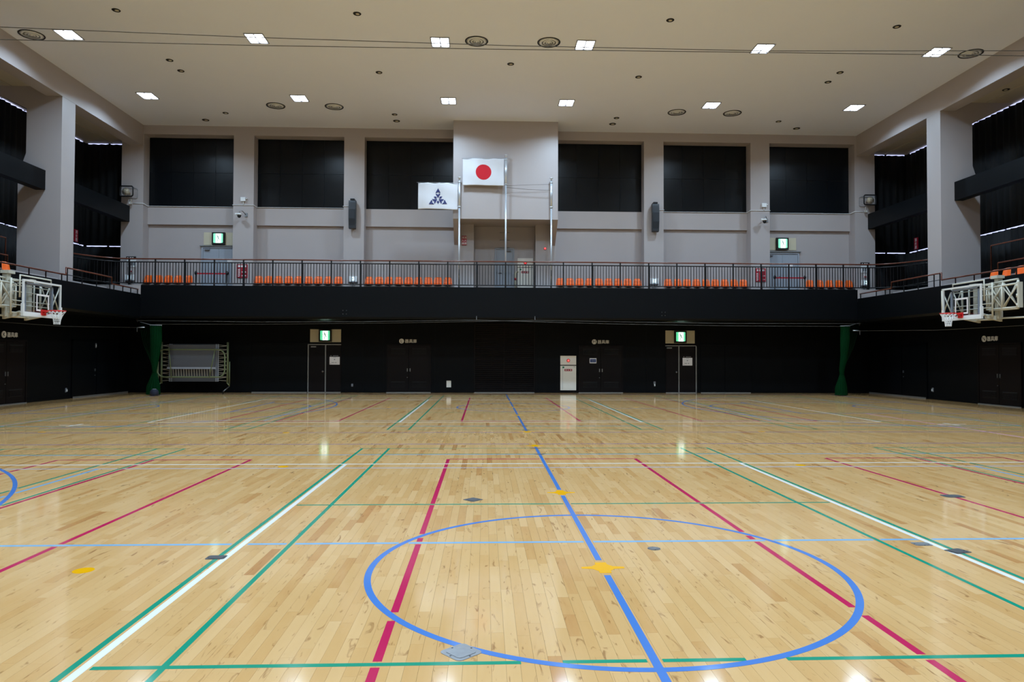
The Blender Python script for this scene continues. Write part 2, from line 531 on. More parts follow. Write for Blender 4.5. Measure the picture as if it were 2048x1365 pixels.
for li, l in enumerate(LINES):
    k, p, a, b, col, wd = l
    length = (b - a) if k != 'a' else math.radians(b - a) * p[2]
    n = max(60, int(length / 0.006))
    P = pts_of(l, n)
    keep = np.ones(n, bool)
    for q in LINES + CUTS:
        if PRIO[q[4]] > PRIO[col]:
            # keep continuous runs that only touch the end of a parallel neighbour
            if q[0] == k and k in 'xy' and q[4] != 'yellow': continue
            keep &= dist_to(q, P) > 0.012
    z0, z1 = -0.002, 0.0004 + 0.0001 * PRIO[col] + 0.00001 * (li % 9)
    mb = MB()
    i = 0
    while i < n:
        if not keep[i]: i += 1; continue
        j = i
        while j + 1 < n and keep[j + 1]: j += 1
        if j > i + 2:
            if k == 'x': mb.box(p - wd / 2, p + wd / 2, P[i, 1], P[j, 1], z0, z1)
            elif k == 'y': mb.box(P[i, 0], P[j, 0], p - wd / 2, p + wd / 2, z0, z1)
            else:
                idx = np.unique(np.concatenate([np.arange(i, j, max(1, int(n / 160))), [j]]))
                t = np.radians(np.linspace(a, b, n)[idx])
                ro, rn = p[2] + wd / 2, p[2] - wd / 2
                m_ = len(idx)
                vs = [(p[0] + r * math.cos(q), p[1] + r * math.sin(q), z1) for q in t for r in (rn, ro)] + \
                     [(p[0] + r * math.cos(q), p[1] + r * math.sin(q), z0) for q in t for r in (rn, ro)]
                fs = []
                for s in range(m_ - 1):
                    fs += [(2 * s, 2 * s + 1, 2 * s + 3, 2 * s + 2), (2 * s, 2 * s + 2, 2 * m_ + 2 * s + 2, 2 * m_ + 2 * s), (2 * s + 1, 2 * m_ + 2 * s + 1, 2 * m_ + 2 * s + 3, 2 * s + 3)]
                mb.add(vs, fs)
        i = j + 1
    if mb.v: mb.build('court_line', LM[col], floor)
# yellow marks
def mark_star(x, y, k=1.0):
    pts = []
    for (px, py) in ((0.165, 0.02), (0.08, 0.035), (0.045, 0.085), (0.045, 0.135)):
        pts.append((px * k, py * k))
    q = pts + [(-a, b) for a, b in pts[::-1]]
    q = q + [(-a, -b) for a, b in q]
    MB().prism([(x + a, y + b) for a, b in q], 'z', -0.002, 0.0012).build('yellow_mark', LM['yellow'], floor)
for my in (5.42, 8.40, 12.79, 15.15, 19.4, 22.42, 25.4): mark_star(CX, my)
for (a, b) in ((-3.01, 5.46), (-2.93, 10.44), (4.74, 10.43), (-4.16, 15.01), (6.01, 15.1), (-9.26, 15.17), (-3.0, 22.39), (4.84, 22.41), (-8.6, 22.4), (10.4, 22.4)):
    MB().lathe([(0.075, -0.002), (0.075, 0.0012)], (a, b, 0), n=28, smooth=False).build('yellow_spot', LM['yellow'], floor)
# metal socket covers set into the floor
def cover(x, y, sx, sy, rot, m, rnd):
    def ring(h, c, k):
        pts = []
        for (qa, qb, st) in ((1, 1, 0), (-1, 1, 90), (-1, -1, 180), (1, -1, 270)):
            for i in range(5):
                t = math.radians(st + i * 22.5)
                a, b = qa * (sx * k - c) + c * math.cos(t), qb * (sy * k - c) + c * math.sin(t)
                pts.append((x + a * math.cos(rot) - b * math.sin(rot), y + a * math.sin(rot) + b * math.cos(rot)))
        return pts
    o = MB().prism(ring(0, rnd, 1.0), 'z', -0.004, 0.0022).build('socket_cover', m, floor)
    MB().prism(ring(0, rnd * 0.7, 0.72), 'z', 0.0, 0.004).build('socket_lid', m, o)
    for (i, j) in ((0.85, 0), (-0.85, 0), (0, 0.85), (0, -0.85)):
        a, b = i * sx, j * sy
        MB().lathe([(0.006, 0.0), (0.006, 0.0032)], (x + a * math.cos(rot) - b * math.sin(rot), y + a * math.sin(rot) + b * math.cos(rot), 0), n=8, smooth=False).build('screw', dark_metal, o)
cover(-0.123, 3.905, 0.088, 0.088, math.radians(42), plate_m, 0.03)
cover(-2.145, 5.78, 0.075, 0.055, 0, plate_dark, 0.02)
cover(3.965, 5.79, 0.085, 0.065, 0.3, plate_dark, 0.015)
cover(3.80, 6.02, 0.075, 0.055, 0, plate_m, 0.02)
cover(-0.125, 8.01, 0.085, 0.085, math.radians(45), plate_dark, 0.02)
cover(1.436, 5.942, 0.055, 0.055, 0, plate_m, 0.054)
cover(5.476, 8.08, 0.12, 0.085, 0, plate_dark, 0.05)
for yy in (11.69, 12.445, 15.46, 16.345): cover(CX, yy, 0.09, 0.042, 0, plate_dark, 0.041)

# ------------------------------------------------------------------ ceiling and shell
ceiling = B(XCL - 0.6, XCR + 0.6, Y_NEAR - 0.3, 31.6, H, H + 0.3).build('ceiling', ceil_m)
tag(ceiling, 'tan painted flat high ceiling of the gymnasium', 'ceiling', kind='structure')

# lower walls
wb = B(XL - 0.4, XR + 0.4, D_LOW, D_LOW + 0.35, 0, 4.0).build('wall_back', black_wall)
tag(wb, 'black lower wall under the far balcony', 'wall', kind='structure')
wf = B(XL - 0.4, XR + 0.4, Y_NEAR - 0.35, Y_NEAR, 0, H).build('wall_front', cream)
tag(wf, 'cream wall behind the camera', 'wall', kind='structure')
B(XL, XR, Y_NEAR, Y_NEAR + 0.06, 0, 4.0).build('dark_lower_board', black_wall, wf)
for side, X, s in (('left', XL, -1), ('right', XR, 1)):
    o = B(X, X + s * 0.35, Y_NEAR - 0.3, D_LOW + 0.35, 0, 3.9).build('wall_' + side, black_wall)
    tag(o, 'black lower wall under the %s side gallery' % side, 'wall', kind='structure')
    B(X, X - s * 0.015, Y_NEAR, 26.9, 0, 0.07).build('baseboard_' + side, black_paint, o)
    B(X, X - s * 0.02, 26.95, 31.1, 0.0, 0.06).build('floor_strip', alum, o)
B(XL, XR, D_LOW - 0.015, D_LOW, 0, 0.07).build('baseboard', black_paint, wb)
for xx in (-12.6, -10.2, -5.35, -4.45, -2.2, -0.55, 2.3, 3.25, 6.3, 7.2, 9.6, 12.0, 13.4):
    B(xx, xx + 0.012, D_LOW - 0.006, D_LOW, 0.07, 3.1).build('panel_joint', black_paint, wb)

# far balcony
prof = [(D_FAS + 0.10, 3.11), (D_FAS + 0.05, 3.122), (D_FAS + 0.015, 3.155), (D_FAS, 3.21), (D_FAS, 4.44), (D_FAS + 0.16, 4.44), (D_FAS + 0.16, 3.11)]
bal = MB().prism(prof, 'x', XFL, XFR).build('wall_balcony_back', black_paint)
tag(bal, 'long black balcony front across the far end of the hall', 'balcony', kind='structure')
B(XFL, XFR, D_FAS + 0.16, 31.3, 3.11, 4.25).build('balcony_slab', black_paint, bal)
for (a, b) in ((-17.8, XFL), (XFR, 19.6)):
    B(a, b, D_FAS, 31.6, 3.11, 4.25).build('corner_slab', black_paint, bal)
    B(a, b, D_FAS - 0.02, D_FAS + 0.16, 3.95, 4.45).build('corner_riser', cream, bal)
for xx in (-5.70, 7.395):
    for i in (-1, 1):
        for j in (-1, 1):
            MB().lathe([(0.012, -0.008), (0.012, 0.0)], (xx + i * 0.07, D_FAS, 3.39 + j * 0.07), 'y', 8).build('anchor_bolt', steel, bal)
# side balconies
for side, XF, XO, s in (('left', XFL, XOL, -1), ('right', XFR, XOR, 1)):
    o = MB().prism([(XF + s * 0.08, 3.09), (XF, 3.17), (XF, 4.07), (XF + s * 0.16, 4.07), (XF + s * 0.16, 3.09)], 'y', Y_NEAR, D_FAS).build('wall_balcony_' + side, black_paint)
    tag(o, 'black front of the %s side gallery' % side, 'balcony', kind='structure')
    B(XF + s * 0.16, XO + s * 0.3, Y_NEAR, D_FAS - 0.02, 3.09, 3.65).build('gallery_slab', black_paint, o)
    xi = XCL - 0.05 if s < 0 else XCR + 0.05
    B(xi, xi + s * 0.15, 12.0, 28.0, 3.55, 4.27).build('low_wall', cream, o)
    for k in range(3):
        B(xi + s * (0.15 + 0.75 * k), xi + s * (0.9 + 0.75 * k), 2.0, 24.0, 3.55, 4.15 + 0.28 * k).build('seating_step', dark_metal if k else black_paint, o)

# upper back wall
wu = B(-15.7, 17.5, D_UP, D_UP + 0.35, 4.25, H).build('wall_back_upper', cream)
tag(wu, 'cream upper wall above the far balcony with dark panels', 'wall', kind='structure')
PIL = [(-15.56, -14.64), (-10.84, -9.97), (-6.12, -5.24), (-1.34, -0.49), (2.20, 3.10), (6.985, 7.855), (11.745, 12.60), (16.45, 17.36)]
for (a, b) in PIL:
    B(a, b, D_PIL, D_UP + 0.02, 4.25, H).build('pilaster', cream, wu)
B(-14.64, 16.45, D_PIL + 0.002, D_UP + 0.02, 11.115, H).build('head_beam', cream, wu)
for i, (a, b) in enumerate([(0, 1), (1, 2), (2, 3), (4, 5), (5, 6), (6, 7)]):
    x0, x1 = PIL[a][1], PIL[b][0]
    B(x0, x1, D_UP - 0.12, D_UP + 0.02, 7.30, 8.07).build('spandrel', cream, wu)
    B(x0, x1, D_UP - 0.012, D_UP + 0.005, 8.075, 11.115).build('panel_backing', black_wall, wu)
    nc = 4
    cw = (x1 - x0) / nc
    for c in range(nc):
        for r, (z0, z1) in enumerate(((8.08, 9.60), (9.60, 11.115))):
            B(x0 + c * cw + 0.004, x0 + (c + 1) * cw - 0.004, D_UP - 0.03, D_UP + 0.01, z0 + 0.004, z1 - 0.004).build('dark_panel', black_tile, wu)
# projecting box over the middle door
B(-1.34, 3.055, 29.4, D_UP, 7.36, H).build('projecting_box', cream, wu)
for (a, b) in ((-1.34, -1.12), (2.835, 3.055)):
    MB().prism([(29.4, 7.36), (30.66, 7.36), (30.66, 6.45)], 'x', a, b).build('corbel', cream, wu)
# side gallery upper structure
for side, XC, XO, s, yo in (('left', XCL, XOL, -1, 0), ('right', XCR, XOR, 1, 0)):
    o = B(XC, XC + s * 0.55, Y_NEAR, D_PIL, 10.6, H + 0.05).build('trim_beam_' + side, cream)
    o.name = 'trim_%d' % (1 if s < 0 else 2)
    WL[o.name] = tuple(o.location)
    tag(o, 'cream edge beam along the %s side of the ceiling' % side, 'beam', kind='structure')
    for k, y0 in enumerate((24.86, 13.6, 2.35)):
        y1 = y0 + 0.79
        B(XC + s * 0.004, XC + s * 1.20, y0, y1, 8.6, H).build('pillar', cream, o)
        MB().prism([(XC + s * 0.004, 3.9), (XC + s * 0.004, 8.6), (XC + s * 1.20, 8.6), (XC + s * 1.46, 7.8), (XC + s * 1.46, 3.9)], 'y', y0, y1).build('pillar_foot', cream, o)
        MB().prism([(XC + s * 1.20, 10.15), (XO, 10.93), (XC + s * 1.20, 10.93)], 'y', y0 + 0.002, y1 - 0.05).build('haunch', cream, o)
    # soffit boards with dark slots
    e = XC + s * 0.55
    edges = [0.0, 0.40, 0.47, 1.16, 1.23, 2.33 if s < 0 else 2.27]
    for k in range(3):
        ys = Y_NEAR
        while ys < 31.4:
            ye = min(ys + 3.6, 31.5)
            B(e + s * edges[2 * k], e + s * edges[2 * k + 1], ys + 0.006, ye - 0.006, 10.93, 11.0).build('soffit_board', soffit_m, o)
            ys = ye
    B(e, XO + s * 0.3, Y_NEAR, 31.6, 11.05, 11.2).build('slot_backing', dark_recess, o)
    # long dark beam
    xb = -15.2 if s < 0 else 17.04
    B(xb, xb + s * 0.32, Y_NEAR, D_PIL + 0.01, 7.32, 8.0).build('dark_beam', black_paint, o)
    # outer walls behind the curtains
    ow = B(XO + s * 0.12, XO + s * 0.4, Y_NEAR - 0.3, 31.9, 3.9, 11.3).build('wall_gallery_' + side, black_wall)
    tag(ow, 'dark outer wall of the %s side gallery' % side, 'wall', kind='structure')
    B(XO + s * 0.12, XC + s * 0.6, 31.57, 31.9, 3.9, 11.3).build('gallery_end_wall', black_wall, ow)
    # window strips glowing in the curtain gaps
    wn = thing('window_%d' % (1 if s < 0 else 2), (XO, 27.0, 6.3), 'thin strips of daylight in the gaps of the %s blackout curtains' % side, 'window', kind='structure')
    for zz, hh in ((6.375, 0.036), (10.885, 0.036)):
        ys = 20.0
        while ys < 31.3:
            ye = min(31.4, ys + random.uniform(0.9, 2.0))
            B(XO + s * 0.02, XO + s * 0.10, ys, ye - 0.25 * random.random(), zz, zz + hh * random.uniform(0.6, 1.0)).build('daylight_gap', daylight, wn)
            ys = ye
        xa = XO + s * 0.05
        xe = XC + s * 0.9
        m_ = xa + (xe - xa) * 0.48
        B(xa - s * 0.1, m_, 31.50, 31.55, zz, zz + hh).build('daylight_gap', daylight, wn)
        B(m_ - s * 0.12, xe, 31.50, 31.55, zz, zz + hh * 0.8).build('daylight_gap', daylight, wn)
    # blackout curtains
    def curtain(name, pth, z0, z1, label):
        P = [Vector((a, b, 0)) for a, b in pth]
        vs, fs = [], []
        tot = []
        for i in range(len(P) - 1):
            n = max(2, int((P[i + 1] - P[i]).length / 0.045))
            d = (P[i + 1] - P[i]).normalized(); nn = Vector((-d.y, d.x, 0))
            for k in range(n + (i == len(P) - 2)):
                q = P[i].lerp(P[i + 1], k / n)
                tot.append(q + nn * (0.035 * math.sin(len(tot) * 0.9) + 0.012 * math.sin(len(tot) * 0.37)))
        for z in (z0, z1):
            vs += [(q.x, q.y, z) for q in tot]
        m_ = len(tot)
        fs = [(k, k + 1, m_ + k + 1, m_ + k) for k in range(m_ - 1)]
        mb = MB().add(vs, fs, True)
        c = mb.build(name, curtain_m)
        md = c.modifiers.new('thickness', 'SOLIDIFY'); md.thickness = 0.006
        return tag(c, label, 'curtain')
    xe = XC + s * 0.9
    curtain('blackout_curtain', [(XO, 18.0), (XO, 31.45), (xe, 31.45)], 6.43, 10.87, 'upper black blackout curtain of the %s gallery' % side)
    curtain('blackout_curtain', [(XO, 18.0), (XO, 31.45), (xe, 31.45)], 3.97, 6.36, 'lower black blackout curtain of the %s gallery' % side)

# ------------------------------------------------------------------ ceiling fixtures
lt = thing('ceiling_light', (CX - 13.76, 27.13, H), 'x', 'ceiling light', 'twin LED ceiling lights')
lx0, ly0 = CX - 13.76, 27.13
for (a, b, c, d) in ((-0.30, 0.30, -0.345, -0.315), (-0.30, 0.30, 0.315, 0.345), (-0.30, -0.27, -0.315, 0.315), (0.27, 0.30, -0.315, 0.315), (-0.012, 0.012, -0.315, 0.315)):
    B(lx0 + a, lx0 + b, ly0 + c, ly0 + d, H - 0.025, H + 0.01).build('frame_bar', grey_steel, lt)
for a in (-0.141, 0.141):
    MB().cbox(lx0 + a - 0.118, lx0 + a + 0.118, ly0 - 0.30, ly0 + 0.30, H - 0.015, H + 0.005, 0.05, 'z').build('led_panel', led, lt)
    ld = bpy.data.lights.new('led_lamp', 'AREA')
    ld.shape = 'RECTANGLE'; ld.size = 0.21; ld.size_y = 0.58
    ld.energy = LAMP_WATTS; ld.color = LED_COLOR; ld.spread = LAMP_SPREAD
    lo = bpy.data.objects.new('led_lamp', ld)
    C.objects.link(lo); lo.parent = lt; lo.location = (a, 0, -0.02)
LX = [CX - 0.06 + d for d in (-13.70, -7.99, -2.285, 2.285, 7.99, 13.70)]
POSN = ['leftmost', 'second from left', 'third from left', 'third from right', 'second from right', 'rightmost']
first = True
for yy, row in ((27.13, 'far row by the flags'), (22.03, 'nearer row'), (16.95, None), (11.1, None), (5.97, None), (0.9, None)):
    for i, xx in enumerate(LX):
        lab = ('lit twin-panel LED ceiling light, %s of the %s' % (POSN[i], row)) if row else 'twin-panel LED ceiling light nearer the camera than the two rows in view'
        if first:
            lt.location = (xx, yy, H); lt['label'] = lab; first = False
        else:
            copy_tree(lt, (xx, yy, H), lab)
# round air diffusers
df = thing('air_diffuser', (-14.0, 22.1, H), 'x', 'air vent', 'round ceiling air diffusers')
MB().lathe([(0.355, -0.004), (0.355, 0.01)], (-14.0, 22.1, H), n=32).build('dark_backing', dark_recess, df)
for r0, r1, h0, h1 in ((0.325, 0.235, -0.010, -0.022), (0.21, 0.145, -0.012, -0.026), (0.12, 0.065, -0.016, -0.03)):
    MB().lathe([(r0, h0), (r1, h1), (r1 - 0.004, h1), (r0 - 0.01, h0 + 0.004), (r0, h0)], (-14.0, 22.1, H), n=32).build('ring', white_p, df)
MB().lathe([(0.0, -0.036), (0.04, -0.032), (0.045, -0.01)], (-14.0, 22.1, H), n=20).build('core', white_p, df)
MB().tube([(-14.0 + 0.35 * math.cos(t), 22.1 + 0.35 * math.sin(t), H - 0.006) for t in np.linspace(0, 2 * math.pi, 33)[:-1]], 0.016, 6, True).build('rim', dark_metal, df)
DIF = [(-14.0, 22.1, 'far left beside the nearer light row'), (-0.29, 21.92, 'left of the middle pair'), (1.98, 21.9, 'right of the middle pair'), (15.74, 22.1, 'far right beside the nearer light row'),
       (-8.29, 28.0, 'left of the left pair near the back wall'), (-6.0, 28.0, 'right of the left pair near the back wall'), (7.72, 28.0, 'left of the right pair near the back wall'), (9.99, 28.0, 'right of the right pair near the back wall')]
for i, (a, b, t) in enumerate(DIF):
    lab = 'round ringed ceiling air diffuser, ' + t
    if i == 0: df['label'] = lab
    else: copy_tree(df, (a, b, H), lab)
# small recessed round fittings
sp = thing('ceiling_downlight', (-10.58, 20.4, H), 'x', 'downlight', 'small round ceiling fittings')
MB().lathe([(0.115, -0.003), (0.115, 0.01)], (-10.58, 20.4, H), n=20).build('dark_well', dark_recess, sp)
MB().tube([(-10.58 + 0.108 * math.cos(t), 20.4 + 0.108 * math.sin(t), H - 0.004) for t in np.linspace(0, 2 * math.pi, 25)[:-1]], 0.01, 5, True).build('rim', dark_recess, sp)
MB().lathe([(0.045, -0.012), (0.06, -0.004)], (-10.57, 20.42, H), n=16).build('lens', plate_cream, sp)
SPK = [(-10.58, 20.4, 'nearest the camera, far left'), (-3.717, 20.3, 'nearest the camera, left of middle'), (5.402, 20.28, 'nearest the camera, right of middle'), (12.26, 20.38, 'nearest the camera, far right'),
       (-10.575, 23.82, 'nearer of the left pair between the light rows'), (-10.578, 24.7, 'farther of the left pair between the light rows'), (-3.716, 24.52, 'between the light rows, left of middle'), (0.84, 23.6, 'between the light rows, in the middle'),
       (5.393, 24.5, 'between the light rows, right of middle'), (12.28, 23.79, 'nearer of the right pair between the light rows'), (12.275, 24.64, 'farther of the right pair between the light rows'),
       (-11.74, 29.86, 'larger of the left pair by the back wall'), (-10.587, 28.95, 'smaller of the left pair by the back wall'), (-3.72, 28.8, 'nearer one by the left of the flag wall'), (-3.74, 29.6, 'farther one by the left of the flag wall'),
       (5.417, 28.79, 'nearer one by the right of the flag wall'), (5.39, 29.55, 'farther one by the right of the flag wall'), (12.274, 28.9, 'smaller of the right pair by the back wall'), (13.425, 29.75, 'larger of the right pair by the back wall')]
for i, (a, b, t) in enumerate(SPK):
    lab = 'small dark round ceiling fitting, ' + t
    if i == 0: sp['label'] = lab
    else:
        c = copy_tree(sp, (a, b, H), lab)
        if 'larger' in t or 'farther one' in t: c.scale = (1.25, 1.25, 1)
# soffit downlights in the galleries
for s, xx in ((-1, -16.2), (1, 18.05)):
    for yy, q in ((23.6, 'nearer'), (27.6, 'farther')):
        c = copy_tree(sp, (xx, yy, 10.93), 'small round fitting in the %s gallery soffit, %s one' % ('left' if s < 0 else 'right', q))
# cables under the ceiling
def cable(name, pts, r, label, cat='cable'):
    P = []
    for i in range(len(pts) - 1):
        for k in range(8): P.append(tuple(np.array(pts[i]) + (np.array(pts[i + 1]) - np.array(pts[i])) * k / 8))
    P.append(pts[-1])
    return tag(MB().tube(P, r, 5).build(name, cable_m), label, cat)
cable('steel_cable', [(-15.2, 14, 8.18), (-9.47, 14, 8.018), (-4.54, 14, 7.914), (0.525, 14, 7.851), (5.736, 14, 7.849), (11.09, 14, 7.96), (17.05, 14, 8.14)], 0.008, 'upper of two thin cables spanning the hall below the ceiling')
cable('steel_cable', [(-15.2, 14.0, 7.84), (-9.47, 14, 7.772), (-4.54, 14, 7.754), (0.525, 14, 7.776), (5.736, 14, 7.818), (11.09, 14, 7.855), (17.05, 14, 7.93)], 0.008, 'lower of two thin cables spanning the hall below the ceiling')

# ------------------------------------------------------------------ far balcony railing
rail = thing('balcony_railing', (CX, D_FAS + 0.07, 4.44), 'dark metal railing with a wooden handrail along the far balcony', 'railing')
RY = D_FAS + 0.07
posts = [-14.355, -13.316, -12.153, -10.968, -9.803, -8.625, -7.448, -6.266, -5.089, -3.899, -2.712, -1.527, -0.338, 0.85, 2.042, 3.238, 4.432, 5.604, 6.795, 7.975, 9.159, 10.346, 11.53, 12.708, 13.866, 15.032, 16.081]
def bez(p0, p1, p2, n=10): return [tuple((1 - t) ** 2 * np.array(p0) + 2 * t * (1 - t) * np.array(p1) + t * t * np.array(p2)) for t in np.linspace(0, 1, n)]
CL = bez((-14.36, RY, 0), (-15.35, RY, 0), (-15.95, 27.2, 0))
CR = bez((16.08, RY, 0), (17.05, RY, 0), (17.7, 27.2, 0))
def rail_path(z): return [(a, b, z) for a, b, _ in CL[::-1]] + [(p, RY, z) for p in posts[1:-1]] + [(a, b, z) for a, b, _ in CR]
MB().tube(rail_path(5.515), 0.028, 8).build('handrail', wood_rail, rail)
MB().tube(rail_path(5.385), 0.025, 6).build('upper_bar', dark_metal, rail)
MB().tube(rail_path(4.535), 0.024, 6).build('lower_bar', dark_metal, rail)
for i, p in enumerate(posts):
    B(p - 0.025, p + 0.025, RY - 0.025, RY + 0.025, 4.40, 5.50).build('post', dark_metal, rail)
    if i % 2 == 0: B(p + 0.03, p + 0.055, RY - 0.02, RY + 0.02, 4.40, 5.40).build('post', dark_metal, rail)
pk_me = None
def picket(x, y):
    global pk_me
    if pk_me is None:
        o = MB().box(x - 0.0115, x + 0.0115, y - 0.0115, y + 0.0115, 4.54, 5.38).build('picket', dark_metal, rail)
        # re-centre the shared mesh
        off = Vector((x, y, 4.54)) - Vector(WL[rail.name])
        for v in o.data.vertices: v.co -= off
        o.location = off
        pk_me = o.data
    else:
        o = bpy.data.objects.new('picket', pk_me); C.objects.link(o); o.parent = rail
        o.location = Vector((x, y, 4.54)) - Vector(WL[rail.name])
for i in range(len(posts) - 1):
    n = 9 if i else 8
    for k in range(1, n + 1):
        picket(posts[i] + (posts[i + 1] - posts[i]) * k / (n + 1), RY)
for cv in (CL, CR):
    for k in range(1, len(cv)):
        for t in (0.33, 0.95):
            q = np.array(cv[k - 1]) * (1 - t) + np.array(cv[k]) * t
            picket(q[0], q[1])

# ------------------------------------------------------------------ spectator seats
def make_seat(x, y, z, face):
    """face: unit direction the seat looks along ((0,-1) or (+-1,0)); z is the gallery floor"""
    t = empty('stadium_seat', (x, y, z))
    def P(a, d, h): # a: sideways, d: forward
        return (x + a * (-face[1]) + d * face[0], y + a * face[0] + d * face[1], z + h)
    prof = [(-0.20, 0.80, 0.13), (-0.185, 0.70, 0.165), (-0.165, 0.55, 0.18), (-0.14, 0.45, 0.185)]
    def shell(sec, th):
        mb = MB(); vs, fs = [], []
        nx = 7
        for (d, h, wd) in sec:
            for k in range(nx):
                u = -1 + 2 * k / (nx - 1)
                vs.append(P(u * wd, d + 0.05 * u * u * (1 if h > 0.44 else 0.0), h + (0.03 * u * u if h <= 0.44 else -0.02 * u ** 4 * (h > 0.75))))
        m_ = len(vs)
        for (d, h, wd) in sec:
            for k in range(nx):
                u = -1 + 2 * k / (nx - 1)
                vs.append(P(u * wd, d + 0.05 * u * u * (1 if h > 0.44 else 0.0) - th[0], h - th[1] + (0.03 * u * u if h <= 0.44 else -0.02 * u ** 4 * (h > 0.75))))
        ns = len(sec)
        for o_ in (0, m_):
            for i in range(ns - 1):
                for k in range(nx - 1):
                    fs.append((o_ + i * nx + k, o_ + i * nx + k + 1, o_ + (i + 1) * nx + k + 1, o_ + (i + 1) * nx + k))
        rim = [k for k in range(nx)] + [i * nx + nx - 1 for i in range(1, ns)] + [(ns - 1) * nx + k for k in range(nx - 2, -1, -1)] + [i * nx for i in range(ns - 2, 0, -1)]
        for i in range(len(rim)):
            a, b = rim[i], rim[(i + 1) % len(rim)]
            fs.append((a, b, b + m_, a + m_))
        return mb.add(vs, fs, True)
    shell(prof, (0.014, 0)).build('backrest', orange, t)
    shell([(-0.14, 0.425, 0.185), (-0.02, 0.40, 0.19), (0.12, 0.405, 0.19), (0.20, 0.42, 0.175)], (0, 0.014)).build('seat_pan', orange, t)
    mb = MB(); p, q = P(-0.03, -0.05, 0.0), P(0.03, 0.0, 0.40)
    mb.box(p[0], q[0], p[1], q[1], p[2], q[2]); mb.build('pedestal', dark_metal, t)
    return t
ROWS = [(-14.38, 0.42, 5, 'by the left balcony door'), (-9.73, 0.425, 9, 'left of the left speaker'), (-5.01, 0.425, 9, 'left of the flagpoles'),
        (3.29, 0.425, 9, 'right of the flagpoles'), (8.055, 0.42, 9, 'right of the right speaker'), (14.40, 0.44, 5, 'by the right balcony door')]
seat0 = None
for x0, dx, n, desc in ROWS:
    for k in range(n):
        nm = ORD[k] if k < n - 1 else 'rightmost'
        lab = 'orange balcony seat, %s of the row %s' % (nm, desc)
        if seat0 is None:
            seat0 = make_seat(x0, 30.55, 4.25, (0, -1)); tag(seat0, lab, 'seat', 'orange seats on the far balcony')
        else:
            copy_tree(seat0, (x0 + k * dx, 30.55, 4.25), lab)
    # beam under the row
    tag(B(x0 - 0.2, x0 + (n - 1) * dx + 0.2, 30.47, 30.52, 4.585, 4.63).build('seat_rail', alum), 'metal carrier rail under the orange seats ' + desc, 'rail')
sR = sL = None
for k, yy in enumerate((19.9, 20.45, 21.0, 21.55, 22.1)):
    lab = 'orange gallery seat above the right basketball goal, %s' % ['nearest', 'second nearest', 'middle', 'second farthest', 'farthest'][k]
    if sR is None: sR = make_seat(16.30, yy, 3.66, (-1, 0)); tag(sR, lab, 'seat', 'orange seats in the right gallery')
    else: copy_tree(sR, (16.30, yy, 3.66), lab)
    lab = lab.replace('right', 'left')
    if sL is None: sL = make_seat(-14.45, yy - 0.1, 3.66, (1, 0)); tag(sL, lab, 'seat', 'orange seats in the left gallery')
    else: copy_tree(sL, (-14.45, yy - 0.1, 3.66), lab)

# ------------------------------------------------------------------ side gallery rails
for s, X, nm, PY, step in ((-1, -13.95, 'left', [22.09, 22.92, 23.76, 24.07, 24.94, 25.85, 26.76, 27.04, 27.69, 28.30, 28.85], (24.0, 26.87)),
                     (1, 15.70, 'right', [20.9, 22.0, 22.9, 23.7, 24.02, 24.93, 25.8, 26.72, 27.03, 27.66, 28.85], (23.62, 26.6))):
    t = thing('gallery_railing', (X, 24.0, 4.07), 'low stepped wooden rail on the %s gallery front' % nm, 'railing')
    a, b = step
    MB().tube([(X, 14.0, 4.29), (X, a, 4.29), (X, a, 4.53), (X, b, 4.53), (X, b, 4.29), (X, 28.88, 4.27)], 0.026, 8).build('handrail', wood_rail, t)
    MB().tube([(X, a + 0.02, 4.30), (X, b - 0.02, 4.30)], 0.012, 6).build('middle_bar', dark_metal, t)
    for p in PY + [14.5, 15.7, 16.9, 18.1, 19.3, 20.2]:
        zt = 4.53 if a < p < b else 4.29
        B(X - 0.014, X + 0.014, p - 0.014, p + 0.014, 4.0, zt).build('post', dark_metal, t)
for s, X1, X2, nm in ((-1, -15.6, -15.5, 'left'), (1, 17.2, 16.6, 'right')):
    y1, y2 = (23.5, 23.45) if s < 0 else (23.26, 22.14)
    t = thing('stair_handrail', (X1, y1, 4.2), 'tall wooden stair handrail of the %s gallery' % nm, 'handrail')
    MB().tube([(X1, y1, 4.2), (X1, y1, 5.43), (X1, 15.0, 5.43)], 0.022, 8).build('rail', wood_rail, t)
    for k in range(6): B(X1 - 0.012, X1 + 0.012, y1 - 1.5 - k * 1.2, y1 - 1.476 - k * 1.2, 4.2, 5.42).build('post', dark_metal, t)
    t = thing('stair_handrail', (X2, y2, 4.1), 'lower wooden stair handrail of the %s gallery' % nm, 'handrail')
    zt = 4.85 if s < 0 else 4.69
    MB().tube([(X2, y2, 4.1), (X2, y2, zt), (X2, 15.0, zt)], 0.022, 8).build('rail', wood_rail, t)
    for k in range(6): B(X2 - 0.012, X2 + 0.012, y2 - 1.2 - k * 1.2, y2 - 1.176 - k * 1.2, 4.1, zt).build('post', dark_metal, t)

